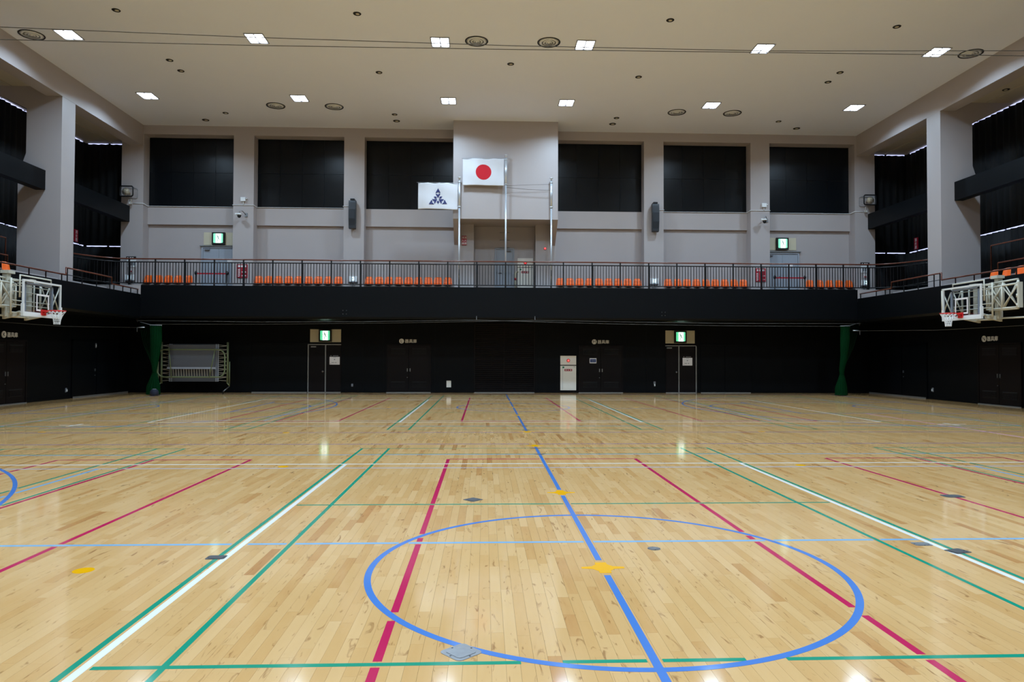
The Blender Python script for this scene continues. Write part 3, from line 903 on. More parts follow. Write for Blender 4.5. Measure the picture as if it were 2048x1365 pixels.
# ------------------------------------------------------------------ flagpoles and flags
for x, zt, nm in ((-1.075, 9.07, 'left'), (0.855, 10.03, 'tallest middle'), (2.755, 9.09, 'right')):
    t = thing('flagpole', (x, 29.22, 4.25), 'silver flagpole in front of the cream box, ' + nm + ' of three', 'flagpole')
    MB().lathe([(0.036, 0), (0.038, zt - 4.25 - 1.25), (0.038, zt - 4.25 - 1.25)], (x, 29.22, 4.25), n=14).build('lower_tube', pole_m, t)
    MB().lathe([(0.05, zt - 4.25 - 1.25), (0.05, zt - 4.25 - 0.16)], (x, 29.22, 4.25), n=14).build('upper_tube', pole_m, t)
    for h in (zt - 1.25, zt - 0.22):
        MB().lathe([(0.06, -0.02), (0.06, 0.02)], (x, 29.22, h), n=14).build('collar', pole_m, t)
    MB().lathe([(0.03, -0.16), (0.03, -0.06), (0.065, -0.05), (0.065, -0.01), (0.03, 0.0)], (x, 29.22, zt), n=14).build('finial', pole_m, t)
    B(x - 0.02, x + 0.02, 29.14, 29.18, 4.95, 5.2).build('cleat', steel, t)
def wave(u, v, sd): return 0.03 * math.sin(u * 13 + sd) * (0.4 + 0.6 * v) + 0.012 * math.sin(v * 7 + u * 4 + sd)
def flag(x0, x1, z0, z1, m, sd, label):
    t = thing('flag', ((x0 + x1) / 2, 29.2, z0), label, 'flag')
    nx, nz = 40, 26
    vs, fs = [], []
    for j in range(nz + 1):
        v = j / nz
        for i in range(nx + 1):
            u = i / nx
            sag = -0.018 * abs(math.sin(u * math.pi * 4)) * v ** 3 + 0.012 * math.sin(u * 5) * (1 - v)
            vs.append((x0 + (x1 - x0) * u, 29.2 + wave(u, v, sd), z0 + (z1 - z0) * v + sag))
    for j in range(nz):
        for i in range(nx):
            a = j * (nx + 1) + i
            fs.append((a, a + 1, a + nx + 2, a + nx + 1))
    o = MB().add(vs, fs, True).build('cloth', m, t)
    md = o.modifiers.new('thickness', 'SOLIDIFY'); md.thickness = 0.003
    MB().tube([(x0 - 0.05, 29.2, z1 + 0.008), (x1 + 0.01, 29.2, z1 + 0.008)], 0.007, 6).build('top_rod', pole_m, t)
    return t
flag(-0.94, 0.78, 8.715, 9.845, flag_disc_mat(-0.075, 9.28, 0.325), 0.4, 'white flag with a red disc on the tallest flagpole')
t = flag(-2.785, -1.14, 7.70, 8.805, cloth_white, 2.1, 'white flag with a navy triangular diamond emblem on the left flagpole')
# emblem polygons, in metres about the emblem centre
def em(pts):
    out = []
    for (px, py) in pts:
        X = -2.785 + (px - 290) / (1745 - 290) * 1.645
        Z = 8.805 - (py - 205) / (1155 - 205) * 1.105
        out.append((X, Z))
    vs = []
    for (X, Z) in out:
        u, v = (X + 2.785) / 1.645, (Z - 7.70) / 1.105
        vs.append((X, 29.2 + wave(u, v, 2.1) - 0.012, Z))
    n = len(vs)
    vb = [(a, b + 0.004, c) for a, b, c in vs]
    MB().add(vs + vb, [tuple(range(n)), tuple(range(2 * n - 1, n - 1, -1))] + [(i, i + n, (i + 1) % n + n, (i + 1) % n) for i in range(n)]).build('emblem_piece', navy, t)
em([(1020, 400), (1115, 560), (1050, 560), (1020, 525), (990, 560), (925, 560)])
em([(930, 592), (985, 592), (1020, 630), (1055, 592), (1112, 592), (1020, 750)])
em([(865, 692), (945, 692), (985, 745), (965, 768), (910, 768)])
em([(1180, 692), (1100, 692), (1058, 745), (1078, 768), (1132, 768)])
em([(800, 790), (1000, 790), (905, 960), (880, 915), (888, 870), (845, 850)])
em([(1240, 790), (1040, 790), (1140, 960), (1165, 915), (1155, 870), (1200, 850)])
em([(785, 815), (820, 868), (800, 905), (845, 930), (885, 975), (690, 975)])
em([(1262, 808), (1230, 862), (1250, 895), (1205, 925), (1170, 968), (1355, 965)])
em([(1020, 835), (1070, 890), (1025, 965), (975, 890)])
cable('flag_rope', [(0.87, 29.2, 8.72), (1.8, 29.2, 8.765), (2.73, 29.2, 8.80)], 0.006, 'upper slack rope between the middle and right flagpoles', 'rope')
cable('flag_rope', [(0.87, 29.2, 8.65), (1.8, 29.2, 8.57), (2.73, 29.2, 8.55)], 0.008, 'lower slack rope between the middle and right flagpoles', 'rope')

# ------------------------------------------------------------------ fittings on the upper wall
for xc, nm, lean in ((-5.70, 'left', 1), (7.43, 'right', -1)):
    t = thing('wall_speaker', (xc, 30.5, 7.05), 'tall charcoal column loudspeaker on the %s middle pilaster' % nm, 'speaker')
    pr = [(30.50, 7.07), (30.36, 7.10), (30.30, 7.5), (30.29, 7.9), (30.34, 8.28), (30.52, 8.30)]
    MB().prism(pr, 'x', xc - 0.15, xc + 0.15).build('cabinet', speaker_m, t)
    MB().prism([(30.345, 7.2), (30.28, 7.5), (30.272, 7.9), (30.31, 8.2), (30.34, 8.2), (30.34, 7.2)], 'x', xc - 0.13, xc + 0.13).build('grille', speaker_grille, t)
    B(xc - 0.09, xc + 0.09, 30.36, 30.66, 8.30, 8.37).build('bracket', dark_metal, t)
    B(xc - 0.07, xc + 0.07, 30.5, 30.66, 7.1, 7.16).build('bracket', dark_metal, t)
for xc, nm in ((-10.40, 'left'), (12.33, 'right')):
    t = thing('junction_box', (xc, 30.6, 8.24), 'small pale square junction box on the %s outer pilaster' % nm, 'box')
    B(xc - 0.10, xc + 0.10, 30.56, 30.655, 8.25, 8.42).build('box', conduit_m, t)
    MB().lathe([(0.025, -0.05), (0.03, 0.0)], (xc + 0.14, 30.62, 8.36), 'y', 10).build('sensor', white_p, t)
    MB().tube([(xc, 30.62, 8.25), (xc, 30.62, 8.10)], 0.018, 6).build('conduit', conduit_m, t)
    xk = xc - 0.08
    t = thing('dome_camera', (xk, 30.4, 7.48), 'dome security camera on a curved bracket on the %s outer pilaster' % nm, 'camera')
    MB().lathe([(0.0, -0.12), (0.05, -0.10), (0.075, -0.05), (0.08, 0.0)], (xk, 30.36, 7.60), n=16).build('dome', black_print, t)
    MB().lathe([(0.10, 0.0), (0.12, 0.03), (0.07, 0.08), (0.0, 0.10)], (xk, 30.36, 7.60), n=16).build('hood', white_p, t)
    MB().tube([(xk, 30.36, 7.69), (xk + 0.02, 30.38, 7.78), (xk + 0.10, 30.45, 7.80), (xk + 0.16, 30.55, 7.72), (xk + 0.2, 30.65, 7.66)], 0.018, 8).build('bracket_arm', steel, t)
    B(xk + 0.14, xk + 0.26, 30.62, 30.66, 7.58, 7.74).build('wall_plate', steel, t)
    B(xk - 0.17, xk - 0.08, 30.33, 30.40, 7.62, 7.69).build('lamp', white_p, t)
# white conduit along the sills, stepping round the pilasters
for nm, seq in (('left', [(-15.05, 30.63, 8.11), (-14.62, 30.63, 8.11), (-14.62, 31.05, 8.085), (-10.86, 31.05, 8.085), (-10.86, 30.63, 8.09), (-9.95, 30.63, 8.09), (-9.95, 31.05, 8.085), (-6.14, 31.05, 8.085), (-6.14, 30.63, 8.09), (-5.86, 30.63, 8.09)]),
                ('right', [(7.58, 30.63, 8.08), (7.875, 30.63, 8.08), (7.875, 31.05, 8.085), (11.725, 31.05, 8.085), (11.725, 30.63, 8.10), (12.62, 30.63, 8.10), (12.62, 31.05, 8.085), (16.43, 31.05, 8.085), (16.43, 30.63, 8.10), (16.9, 30.63, 8.10)])):
    tag(MB().tube(seq, 0.014, 6).build('conduit', conduit_m), 'thin white conduit along the %s window sills' % nm, 'conduit')
# guarded horn speakers on the corner pilasters
for xc, nm, s in ((-15.13, 'left', -1), (16.90, 'right', 1)):
    zc = 8.54
    t = thing('guarded_horn', (xc, 30.4, 8.28), 'beige horn in a black-framed wire guard on the %s corner pilaster' % nm, 'speaker')
    def rr(y, w_, h_, c=0.07):
        P = []
        for (a, b, st) in ((1, 1, 0), (-1, 1, 90), (-1, -1, 180), (1, -1, 270)):
            for k in range(4):
                q = math.radians(st + k * 30)
                P.append((xc + a * (w_ - c) + c * math.cos(q), y, zc + b * (h_ - c) + c * math.sin(q)))
        return P
    MB().tube(rr(30.22, 0.265, 0.215), 0.028, 8, True).build('front_ring', dark_metal, t)
    MB().tube(rr(30.62, 0.265, 0.215), 0.008, 6, True).build('rear_ring', steel, t)
    for k in range(-2, 3):
        a = k * 0.10
        MB().tube([(xc + a, 30.64, zc + 0.21), (xc + a, 30.22, zc + 0.21), (xc + a, 30.22, zc - 0.21), (xc + a, 30.64, zc - 0.21)], 0.0035, 4).build('guard_wire', steel, t)
    for k in range(-2, 3):
        b = k * 0.08
        MB().tube([(xc - 0.26, 30.64, zc + b), (xc - 0.26, 30.22, zc + b), (xc + 0.26, 30.22, zc + b), (xc + 0.26, 30.64, zc + b)], 0.0035, 4).build('guard_wire', steel, t)
    MB().lathe([(0.16, -0.10), (0.10, 0.02), (0.05, 0.10), (0.05, 0.22), (0.0, 0.24)], (xc + s * 0.06, 30.38, zc), 'y', 20).build('horn', beige, t)
    MB().tube([(xc + 0.02 * s, 30.63, zc - 0.215), (xc + 0.02 * s, 30.63, 8.12)], 0.02, 6).build('conduit', conduit_m, t)
    B(xc + 0.02 * s - 0.05, xc + 0.02 * s + 0.05, 30.57, 30.655, 8.07, 8.17).build('terminal_box', conduit_m, t)
# corner information boards and aisle guide lights
for xc, nm in ((-15.10, 'left'), (16.88, 'right')):
    t = thing('information_board', (xc, 30.62, 5.1), 'black-headed white notice board on the %s corner pilaster' % nm, 'sign')
    B(xc - 0.2, xc + 0.2, 30.61, 30.655, 5.72, 5.83).build('header', black_print, t)
    for k, wd in ((0, 0.06), (1, 0.1), (2, 0.08)): B(xc - 0.15 + k * 0.1, xc - 0.15 + k * 0.1 + wd * 0.7, 30.605, 30.615, 5.76, 5.79).build('lettering', white_print, t)
    B(xc - 0.18, xc + 0.2, 30.625, 30.655, 5.38, 5.70).build('board', white_p, t)
    for k in range(3): B(xc - 0.12 + k * 0.1, xc - 0.05 + k * 0.1, 30.615, 30.63, 5.45, 5.62).build('notice', grey_print, t)
    B(xc - 0.06, xc + 0.06, 30.62, 30.655, 5.16, 5.34).build('small_notice', white_print, t)
    B(xc - 0.05, xc + 0.05, 30.61, 30.63, 5.17, 5.22).build('red_band', red_sign, t)
for xc, nm in ((-15.13, 'at the left end of the far balcony'), (-5.69, 'below the left wall speaker'), (7.42, 'below the right wall speaker'), (16.88, 'at the right end of the far balcony')):
    t = thing('guide_light', (xc, 30.6, 4.25), 'white box with a small lit guide sign ' + nm, 'sign', 'lit guide signs')
    B(xc - 0.18, xc + 0.18, 30.56, 30.65, 4.82, 5.05).build('box', white_p, t)
    B(xc - 0.06, xc + 0.06, 30.548, 30.562, 4.86, 5.01).build('lit_face', guide_blue, t)
    MB().prism([(xc - 0.02, 4.905), (xc + 0.03, 4.935), (xc - 0.02, 4.965)], 'y', 30.543, 30.55).build('arrow', green_print, t)
    for a in (-0.05, 0.05): B(xc + a - 0.012, xc + a + 0.012, 30.6, 30.65, 4.25, 4.82).build('leg', steel, t)
    B(xc - 0.18, xc + 0.18, 30.55, 30.65, 4.78, 4.81).build('shelf', grey_print, t)
# red sign boards on the outer pilasters
for xc, nm in ((-10.42, 'left'), (12.17, 'right')):
    t = thing('red_sign_board', (xc, 30.62, 4.95), 'dark red sign board with white blocks on the %s outer pilaster' % nm, 'sign')
    B(xc - 0.225, xc + 0.225, 30.62, 30.655, 4.95, 5.53).build('board', red_sign, t)
    for k in range(3): B(xc - 0.17 + k * 0.125, xc - 0.08 + k * 0.125, 30.612, 30.622, 5.41, 5.49).build('white_mark', white_print, t)
    for j in range(5): MB().prism([(xc - 0.19, 5.30 - j * 0.07), (xc - 0.09, 5.34 - j * 0.07), (xc - 0.08, 5.31 - j * 0.07), (xc - 0.18, 5.27 - j * 0.07)], 'y', 30.612, 30.622).build('white_mark', white_print, t)
    for j in range(2):
        for k in range(2): B(xc + k * 0.12 - 0.01, xc + 0.06 + k * 0.12, 30.612, 30.622, 5.02 + j * 0.16, 5.06 + j * 0.16).build('white_mark', white_print, t)
# extinguisher signs
t = thing('extinguisher_sign', (-0.91, 30.6, 6.44), 'red two-sided vertical extinguisher sign beside the left flagpole', 'sign')
for a, k in ((-0.055, -1), (0.055, 1)):
    MB().cbox(-0.91 + a - 0.054, -0.91 + a + 0.054, 30.60, 30.655, 6.445, 6.845, 0.02).build('face', red_sign, t)
    for j, ch in enumerate('消火器'): text(ch, 0.105, white_print, t, 'character', (-0.91 + a, 30.595, 6.77 - j * 0.125), FX, FZ, 0.003, bold=0.0008)
for X, s, nm in ((19.2, 1, 'right'), (-17.4, -1, 'left')):
    t = thing('extinguisher_sign', (X, 30.62, 6.43), 'small red extinguisher sign against the %s dark curtain' % nm, 'sign')
    B(X, X + s * 0.04, 30.5, 30.76, 6.44, 6.96).build('face', red_sign, t)
    for j, ch in enumerate('消火器'): text(ch, 0.15, white_print, t, 'character', (X - s * 0.004, 30.63, 6.86 - j * 0.16), (0, -s, 0), FZ, 0.003, bold=0.0008)
t = thing('red_alarm_lamp', (2.62, 30.6, 6.28), 'small round red alarm lamp on the pilaster right of the balcony door', 'lamp')
MB().lathe([(0.06, 0.0), (0.06, -0.02)], (2.62, 30.65, 6.33), 'y', 16).build('base', red_paint, t)
MB().lathe([(0.05, -0.02), (0.04, -0.05), (0.0, -0.065)], (2.62, 30.65, 6.33), 'y', 16).build('dome', red_lamp, t)
t = thing('rung_ladder', (0.86, 31.1, 6.7), 'three wall rungs above the middle balcony door', 'ladder')
for zz in (7.10, 6.75, 6.42 + 0.0):
    MB().tube([(0.66, 31.2, zz), (0.66, 31.08, zz), (1.06, 31.08, zz), (1.06, 31.2, zz)], 0.012, 6).build('rung', steel, t)

# ------------------------------------------------------------------ exit signs
def exit_sign(xc, pl0, pl1, z0, z1, y, label, body=dark_recess):
    t = thing('exit_sign', ((pl0 + pl1) / 2, y, z0), label, 'exit sign')
    B(pl0, pl1, y - 0.02, y + 0.0, z0, z1).build('backing_plate', plate_cream, t)
    zc = (z0 + z1) / 2
    B(xc - 0.27, xc + 0.27, y - 0.14, y - 0.02, zc - 0.27, zc + 0.27).build('housing', body, t)
    MB().cbox(xc - 0.205, xc + 0.205, y - 0.146, y - 0.138, zc - 0.195, zc + 0.215, 0.03).build('green_face', exit_green, t)
    B(xc - 0.10, xc + 0.125, y - 0.150, y - 0.144, zc - 0.195, zc + 0.205).build('white_doorway', exit_white, t)
    man = t
    yy0, yy1 = y - 0.154, y - 0.149
    MB().lathe([(0.024, 0.0), (0.024, 0.005)], (xc - 0.03, yy0, zc + 0.125), 'y', 12).build('figure_head', exit_man, man)
    def limb(pts, wd, nm):
        for (a, b) in zip(pts[:-1], pts[1:]):
            d = Vector((b[0] - a[0], b[1] - a[1])); n_ = Vector((-d.y, d.x)).normalized() * wd
            MB().prism([(xc + a[0] + n_.x, zc + a[1] + n_.y), (xc + b[0] + n_.x, zc + b[1] + n_.y), (xc + b[0] - n_.x, zc + b[1] - n_.y), (xc + a[0] - n_.x, zc + a[1] - n_.y)], 'y', yy0, yy1).build(nm, exit_man, man)
    limb([(-0.02, 0.10), (0.02, 0.0)], 0.022, 'figure_torso')
    limb([(-0.02, 0.09), (-0.075, 0.05), (-0.10, 0.065)], 0.009, 'figure_arm')
    limb([(-0.01, 0.085), (0.05, 0.06), (0.075, 0.02)], 0.009, 'figure_arm')
    limb([(0.02, 0.0), (-0.01, -0.07), (-0.04, -0.14)], 0.013, 'figure_leg')
    limb([(0.02, 0.0), (0.065, -0.05), (0.11, -0.055)], 0.013, 'figure_leg')
exit_sign(-6.97, -7.64, -6.30, 2.21, 2.775, D_LOW, 'lit green exit sign on a cream plate above the lower left door')
exit_sign(8.72, 8.066, 9.385, 2.21, 2.787, D_LOW, 'lit green exit sign on a cream plate above the lower right door')
exit_sign(-11.615, -12.275, -10.85, 6.435, 6.99, D_UP, 'lit green exit sign above the left balcony door')
exit_sign(13.36, 12.61, 14.02, 6.435, 6.99, D_UP, 'lit green exit sign above the right balcony door')

# ------------------------------------------------------------------ doors
DN = [0]
def door(label, loc):
    DN[0] += 1
    return thing('door_%d' % DN[0], loc, label, 'door', kind='structure')
def lower_exit(x0, xm, x1, leaf_left, label, notice):
    t = door(label, ((x0 + x1) / 2, D_LOW, 0))
    B(x0, x1, D_LOW - 0.03, D_LOW, 0.03, 2.09).build('leaf_panel', brown_door, t)
    B(x0 - 0.02, x1, D_LOW - 0.06, D_LOW, 2.085, 2.125).build('head_frame', alum, t)
    jx = x0 if leaf_left else x1
    B(jx - 0.022, jx + 0.022, D_LOW - 0.07, D_LOW, 0.0, 2.09).build('jamb', alum, t)
    B(xm - 0.022, xm + 0.022, D_LOW - 0.07, D_LOW, 0.0, 2.09).build('mullion', alum, t)
    B(x0 + 0.03, xm - 0.03, D_LOW - 0.045, D_LOW - 0.03, 0.05, 2.07).build('leaf', brown_door, t)
    B(xm + 0.03, x1 - 0.03, D_LOW - 0.045, D_LOW - 0.03, 0.05, 2.07).build('side_leaf', brown_door, t)
    cx = x0 + 0.12 if leaf_left else x0 + 0.04
    B(cx, cx + 0.22, D_LOW - 0.10, D_LOW - 0.045, 1.98, 2.03).build('door_closer', alum, t)
    MB().lathe([(0.025, 0), (0.025, -0.03), (0.045, -0.04), (0.04, -0.075), (0.0, -0.08)], (xm - 0.11, D_LOW - 0.045, 0.93), 'y', 14).build('knob', steel, t)
    B(x0, x1, D_LOW - 0.08, D_LOW - 0.0, 0.0, 0.035).build('threshold', alum, t)
    nx0, nx1 = notice
    n = thing('door_notice', ((nx0 + nx1) / 2, D_LOW - 0.05, 1.22), 'pale paper notice on the %s lower exit door' % ('left' if leaf_left else 'right'), 'notice')
    B(nx0, nx1, D_LOW - 0.052, D_LOW - 0.046, 1.225, 1.57).build('sheet', white_print, n)
    for (a, b, c, d) in ((0.16, 0.28, 1.54, 1.55), (0.19, 0.24, 1.43, 1.47), (0.10, 0.14, 1.30, 1.335), (0.17, 0.20, 1.30, 1.335), (0.25, 0.29, 1.30, 1.335), (0.03, 0.06, 1.26, 1.28)):
        B(nx0 + a, nx0 + b, D_LOW - 0.054, D_LOW - 0.051, c, d).build('printed_mark', grey_print, n)
    for (a, b) in ((0.03, 0.09), (0.14, 0.26), (0.27, 0.38)):
        B(nx0 + a, nx0 + b, D_LOW - 0.050, D_LOW - 0.046, 1.60, 1.63).build('lettering', grey_print, n)
lower_exit(-7.705, -6.955, -6.29, True, 'dark brown exit door with aluminium frame on the lower left', (-6.78, -6.34))
lower_exit(8.075, 8.655, 9.435, False, 'dark brown exit door with aluminium frame on the lower right', (8.827, 9.266))
def store(label, org, e, n, wd, letter, sg_u, lab_sign):
    """double store-room door; org: floor centre, e: along-wall unit, n: into the room; sg_u offset of sign"""
    e, n, org = np.array(e, float), np.array(n, float), np.array(org, float)
    t = door(label, tuple(org))
    def bx(nm, u0, u1, z0, z1, d0, d1, m, par=None):
        p, q = org + e * u0 + n * d0, org + e * u1 + n * d1
        return B(p[0], q[0], p[1], q[1], z0, z1).build(nm, m, par or t)
    h = wd / 2
    bx('frame_side', -h - 0.05, -h, 0, 2.12, -0.01, 0.05, brown_door); bx('frame_side', h, h + 0.05, 0, 2.12, -0.01, 0.05, brown_door)
    bx('frame_head', -h - 0.05, h + 0.05, 2.06, 2.12, -0.01, 0.052, brown_door)
    for u0, u1 in ((-h + 0.005, -0.008), (0.008, h - 0.005)):
        lf = bx('leaf', u0, u1, 0.04, 2.055, 0.0, 0.03, brown_door)
        a, b = u0 + 0.14, u1 - 0.14
        for (z0, k) in ((0.26, 6), (1.72, 6)):
            bx('louvre_well', a, b, z0 - 0.02, z0 + 0.035 * k + 0.02, 0.026, 0.031, dark_recess, lf)
            for i in range(k):
                bx('louvre_slat', a, b, z0 + i * 0.035, z0 + i * 0.035 + 0.02, 0.028, 0.042, brown_door, lf)
    for u in (-0.06, 0.06):
        bx('pull_handle', u - 0.02, u + 0.02, 0.93, 1.07, 0.03, 0.05, steel)
    bx('lock', -0.075, -0.045, 0.66, 0.69, 0.03, 0.045, steel)
    bx('threshold', -h - 0.05, h + 0.05, 0.0, 0.03, -0.005, 0.06, alum)
    c = org + e * sg_u + n * 0.02 + np.array([0, 0, 2.27])
    s_ = thing('room_sign', tuple(c), lab_sign, 'sign')
    ax = 'y' if abs(n[1]) > 0.5 else 'x'
    sg = n[1] if ax == 'y' else n[0]
    cc = c + e * -0.16
    MB().lathe([(0.108, -0.015 * sg), (0.108, 0.005 * sg)], tuple(cc), ax, 24, False).build('disc', sign_white, s_)
    ez = (0, 0, 1)
    text(letter, 0.19, black_print, s_, 'letter', cc + n * 0.007, e, ez, 0.002)
    text('器具庫', 0.175, sign_white, s_, 'lettering', c + e * 0.245, e, ez, 0.004, bold=0.0016)
store('dark double store room door L with louvres on the far wall', (-3.335, D_LOW, 0), (1, 0, 0), (0, -1, 0), 1.84, 'L', -0.16, 'white round letter L store sign on the far wall')
store('dark double store room door M with louvres on the far wall', (5.16, D_LOW, 0), (1, 0, 0), (0, -1, 0), 1.88, 'M', -0.13, 'white round letter M store sign on the far wall')
store('dark double store room door K on the left wall', (XL, 23.3, 0), (0, 1, 0), (1, 0, 0), 1.9, 'K', 0.04, 'white round letter K store sign on the left wall')
store('dark double store room door N on the right wall', (XR, 23.05, 0), (0, -1, 0), (-1, 0, 0), 1.9, 'N', -0.55, 'white round letter N store sign on the right wall')
# central roller shutter
t = door('wide dark brown slatted shutter in the middle of the far wall', (0.88, D_LOW, 0))
for a, b in ((-0.42, 0.845), (0.885, 2.18)):
    mb = MB()
    z = 0.10
    while z < 3.04:
        mb.prism([(D_LOW - 0.004, z), (D_LOW - 0.022, z + 0.02), (D_LOW - 0.022, z + 0.065), (D_LOW - 0.004, z + 0.085)], 'x', a, b)
        z += 0.09
    o = mb.build('slat_curtain', brown_dark, t); o['kind'] = 'stuff'
    B(a, b, D_LOW - 0.03, D_LOW, 0.03, 0.11).build('bottom_bar', brown_door, t)
B(0.845, 0.885, D_LOW - 0.05, D_LOW, 0, 3.1).build('middle_post', brown_door, t)
for a in (-0.47, 2.18): B(a, a + 0.05, D_LOW - 0.05, D_LOW, 0, 3.1).build('guide_rail', brown_door, t)
B(-0.45, 2.2, D_LOW - 0.06, D_LOW, 0, 0.03).build('threshold', alum, t)
# plain dark sliding doors on the far wall
for a, b, nm in ((-10.13, -7.75, 'left of the lower left exit'), (9.65, 11.9, 'right of the lower right exit')):
    t = door('plain black sliding store door ' + nm, ((a + b) / 2, D_LOW, 0))
    m_ = (a + b) / 2
    B(a, m_ + 0.03, D_LOW - 0.03, D_LOW, 0.05, 2.12).build('leaf', black_wall, t)
    B(m_ - 0.03, b, D_LOW - 0.055, D_LOW - 0.031, 0.05, 2.12).build('leaf', black_wall, t)
    B(a - 0.03, b + 0.03, D_LOW - 0.07, D_LOW, 2.12, 2.18).build('head_track', black_paint, t)
    B(a, b, D_LOW - 0.07, D_LOW, 0.0, 0.035).build('threshold', alum, t)
# dark openings on the side walls
for X, s, nm in ((XL, -1, 'left'), (XR, 1, 'right')):
    t = door('dark double door in the far end of the %s wall' % nm, (X, 28.6, 0))
    for a, b in ((26.97, 28.56), (28.6, 30.2)):
        B(X, X - s * 0.03, a, b, 0.06, 2.15).build('leaf', black_paint, t)
    B(X, X - s * 0.05, 26.9, 26.96, 0, 2.2).build('jamb', black_paint, t)
    B(X, X - s * 0.05, 26.9, 30.3, 2.15, 2.2).build('frame_head', black_paint, t)
    B(X - s * 0.03, X - s * 0.045, 28.42, 28.50, 0.98, 1.08).build('handle_plate', steel, t)
    B(X - s * 0.03, X - s * 0.04, 28.44, 28.48, 0.80, 0.84).build('lock', steel, t)
# balcony doors
def balcony_door(label, x0, x1, zt, leaves, closer_x):
    t = door(label, ((x0 + x1) / 2, D_UP, 4.25))
    for a in (x0, x1 - 0.07): B(a, a + 0.07, D_UP - 0.06, D_UP, 4.25, zt).build('jamb', door_grey, t)
    B(x0 + 0.07, x1 - 0.07, D_UP - 0.06, D_UP, zt - 0.07, zt).build('head_frame', door_grey, t)
    n = leaves
    wd = (x1 - x0 - 0.14) / n
    for k in range(n):
        a = x0 + 0.07 + k * wd
        lf = B(a + 0.004, a + wd - 0.004, D_UP - 0.03, D_UP, 4.26, zt - 0.075).build('leaf', door_grey, t)
        B(a + 0.07, a + wd - 0.07, D_UP - 0.034, D_UP - 0.03, 5.3, zt - 0.16).build('upper_panel', door_grey, lf)
        B(a + 0.07, a + wd - 0.07, D_UP - 0.034, D_UP - 0.03, 4.36, 5.15).build('lower_panel', door_grey, lf)
    B(closer_x, closer_x + 0.22, D_UP - 0.10, D_UP - 0.03, zt - 0.16, zt - 0.10).build('door_closer', grey_print, t)
    return t
t = balcony_door('pale grey double door at the left of the far balcony', -12.36, -10.86, 6.37, 2, -12.22)
B(-12.42, -10.86, D_UP - 0.10, D_UP, 6.37, 6.41).build('lintel', alum, t)
MB().lathe([(0.02, 0), (0.03, -0.05), (0.0, -0.055)], (-11.55, D_UP - 0.03, 5.25), 'y', 10).build('handle', steel, t)
t = balcony_door('pale grey double door at the right of the far balcony', 12.62, 14.15, 6.33, 2, 12.72)
B(12.62, 14.22, D_UP - 0.10, D_UP, 6.34, 6.38).build('lintel', alum, t)
MB().lathe([(0.02, 0), (0.03, -0.05), (0.0, -0.055)], (13.25, D_UP - 0.03, 5.25), 'y', 10).build('handle', steel, t)
t = balcony_door('pale grey single door behind the middle flagpole', 0.43, 1.30, 6.42, 1, 0.93)
MB().tube([(0.62, D_UP - 0.03, 5.30), (0.62, D_UP - 0.08, 5.30), (0.74, D_UP - 0.08, 5.30)], 0.012, 6).build('lever', dark_metal, t)
for xa, xb, nm in ((-11.25, -11.0, 'left'), (13.6, 13.85, 'right')):
    tag(B(xa, xb, D_UP - 0.042, D_UP - 0.033, 5.70, 5.80).build('door_label', white_print), 'small white label on the %s balcony door' % nm, 'label')
# belt barriers in front of the balcony doors
for xa, xb, nm in ((-12.30, -10.99, 'left'), (12.73, 14.07, 'right')):
    t = thing('belt_barrier', ((xa + xb) / 2, 30.6, 4.25), 'red belt barrier in front of the %s balcony door' % nm, 'barrier')
    for xx in (xa, xb):
        MB().lathe([(0.14, 0), (0.14, 0.02), (0.022, 0.03), (0.022, 0.78), (0.06, 0.84), (0.06, 0.90), (0.022, 0.96)], (xx, 30.45, 4.25), n=16).build('post', dark_metal, t)
    B(xa, xb, 30.447, 30.453, 5.07, 5.135).build('belt', red_belt, t)
# hydrant cabinets
def hydrant(x0, x1, y, z0, zm, z1, label):
    xc = (x0 + x1) / 2
    t = thing('hydrant_cabinet', (xc, y, z0), label, 'cabinet')
    B(x0, x1, y - 0.05, y, z0, zm - 0.02).build('lower_door', cab_white, t)
    B(x0, x1, y - 0.05, y, zm + 0.02, z1).build('upper_panel', cab_white, t)
    B(x0 + 0.1, x0 + 0.106, y - 0.054, y - 0.049, z0 + 0.03, zm - 0.05).build('door_joint', grey_print, t)
    p = B(xc - 0.17, xc + 0.17, y - 0.058, y - 0.05, zm - 0.26, zm - 0.165).build('red_label', red_sign, t)
    for k, ch in enumerate('消火栓'): text(ch, 0.075, white_print, p, 'character', (xc + (k - 1) * 0.105, y - 0.061, zm - 0.212), FX, FZ, 0.002, bold=0.0006)
    MB().lathe([(0.075, 0.0), (0.075, -0.02), (0.055, -0.025)], (xc, y - 0.05, (zm + z1) / 2), 'y', 18).build('lamp_base', red_paint, t)
    MB().lathe([(0.05, -0.025), (0.045, -0.06), (0.0, -0.08)], (xc, y - 0.05, (zm + z1) / 2), 'y', 16).build('red_lamp', red_lamp, t)
    B(x0 + 0.09, x0 + 0.17, y - 0.056, y - 0.05, zm - 0.13, zm - 0.055).build('green_sticker', green_print, t)
    B(x1 - 0.12, x1 - 0.05, y - 0.056, y - 0.05, zm - 0.075, zm - 0.06).build('latch', steel, t)
hydrant(3.356, 4.058, D_LOW, 0.116, 1.224, 1.645, 'ivory fire hydrant cabinet with red lamp on the lower far wall')
hydrant(1.443, 2.13, D_UP, 4.28, 5.56, 5.97, 'ivory fire hydrant cabinet beside the middle balcony door')
t = thing('standpipe', (-0.0 + 1.345, 31.05, 4.25), 'ivory standpipe with a red band beside the upper hydrant cabinet', 'pipe')
MB().tube([(1.345, 31.1, 4.25), (1.345, 31.1, 5.28), (1.40, 31.1, 5.36), (1.46, 31.14, 5.36)], 0.04, 10).build('pipe', plate_cream, t)
MB().lathe([(0.045, 0), (0.045, 0.1)], (1.345, 31.1, 4.98), n=12).build('red_band', red_sign, t)
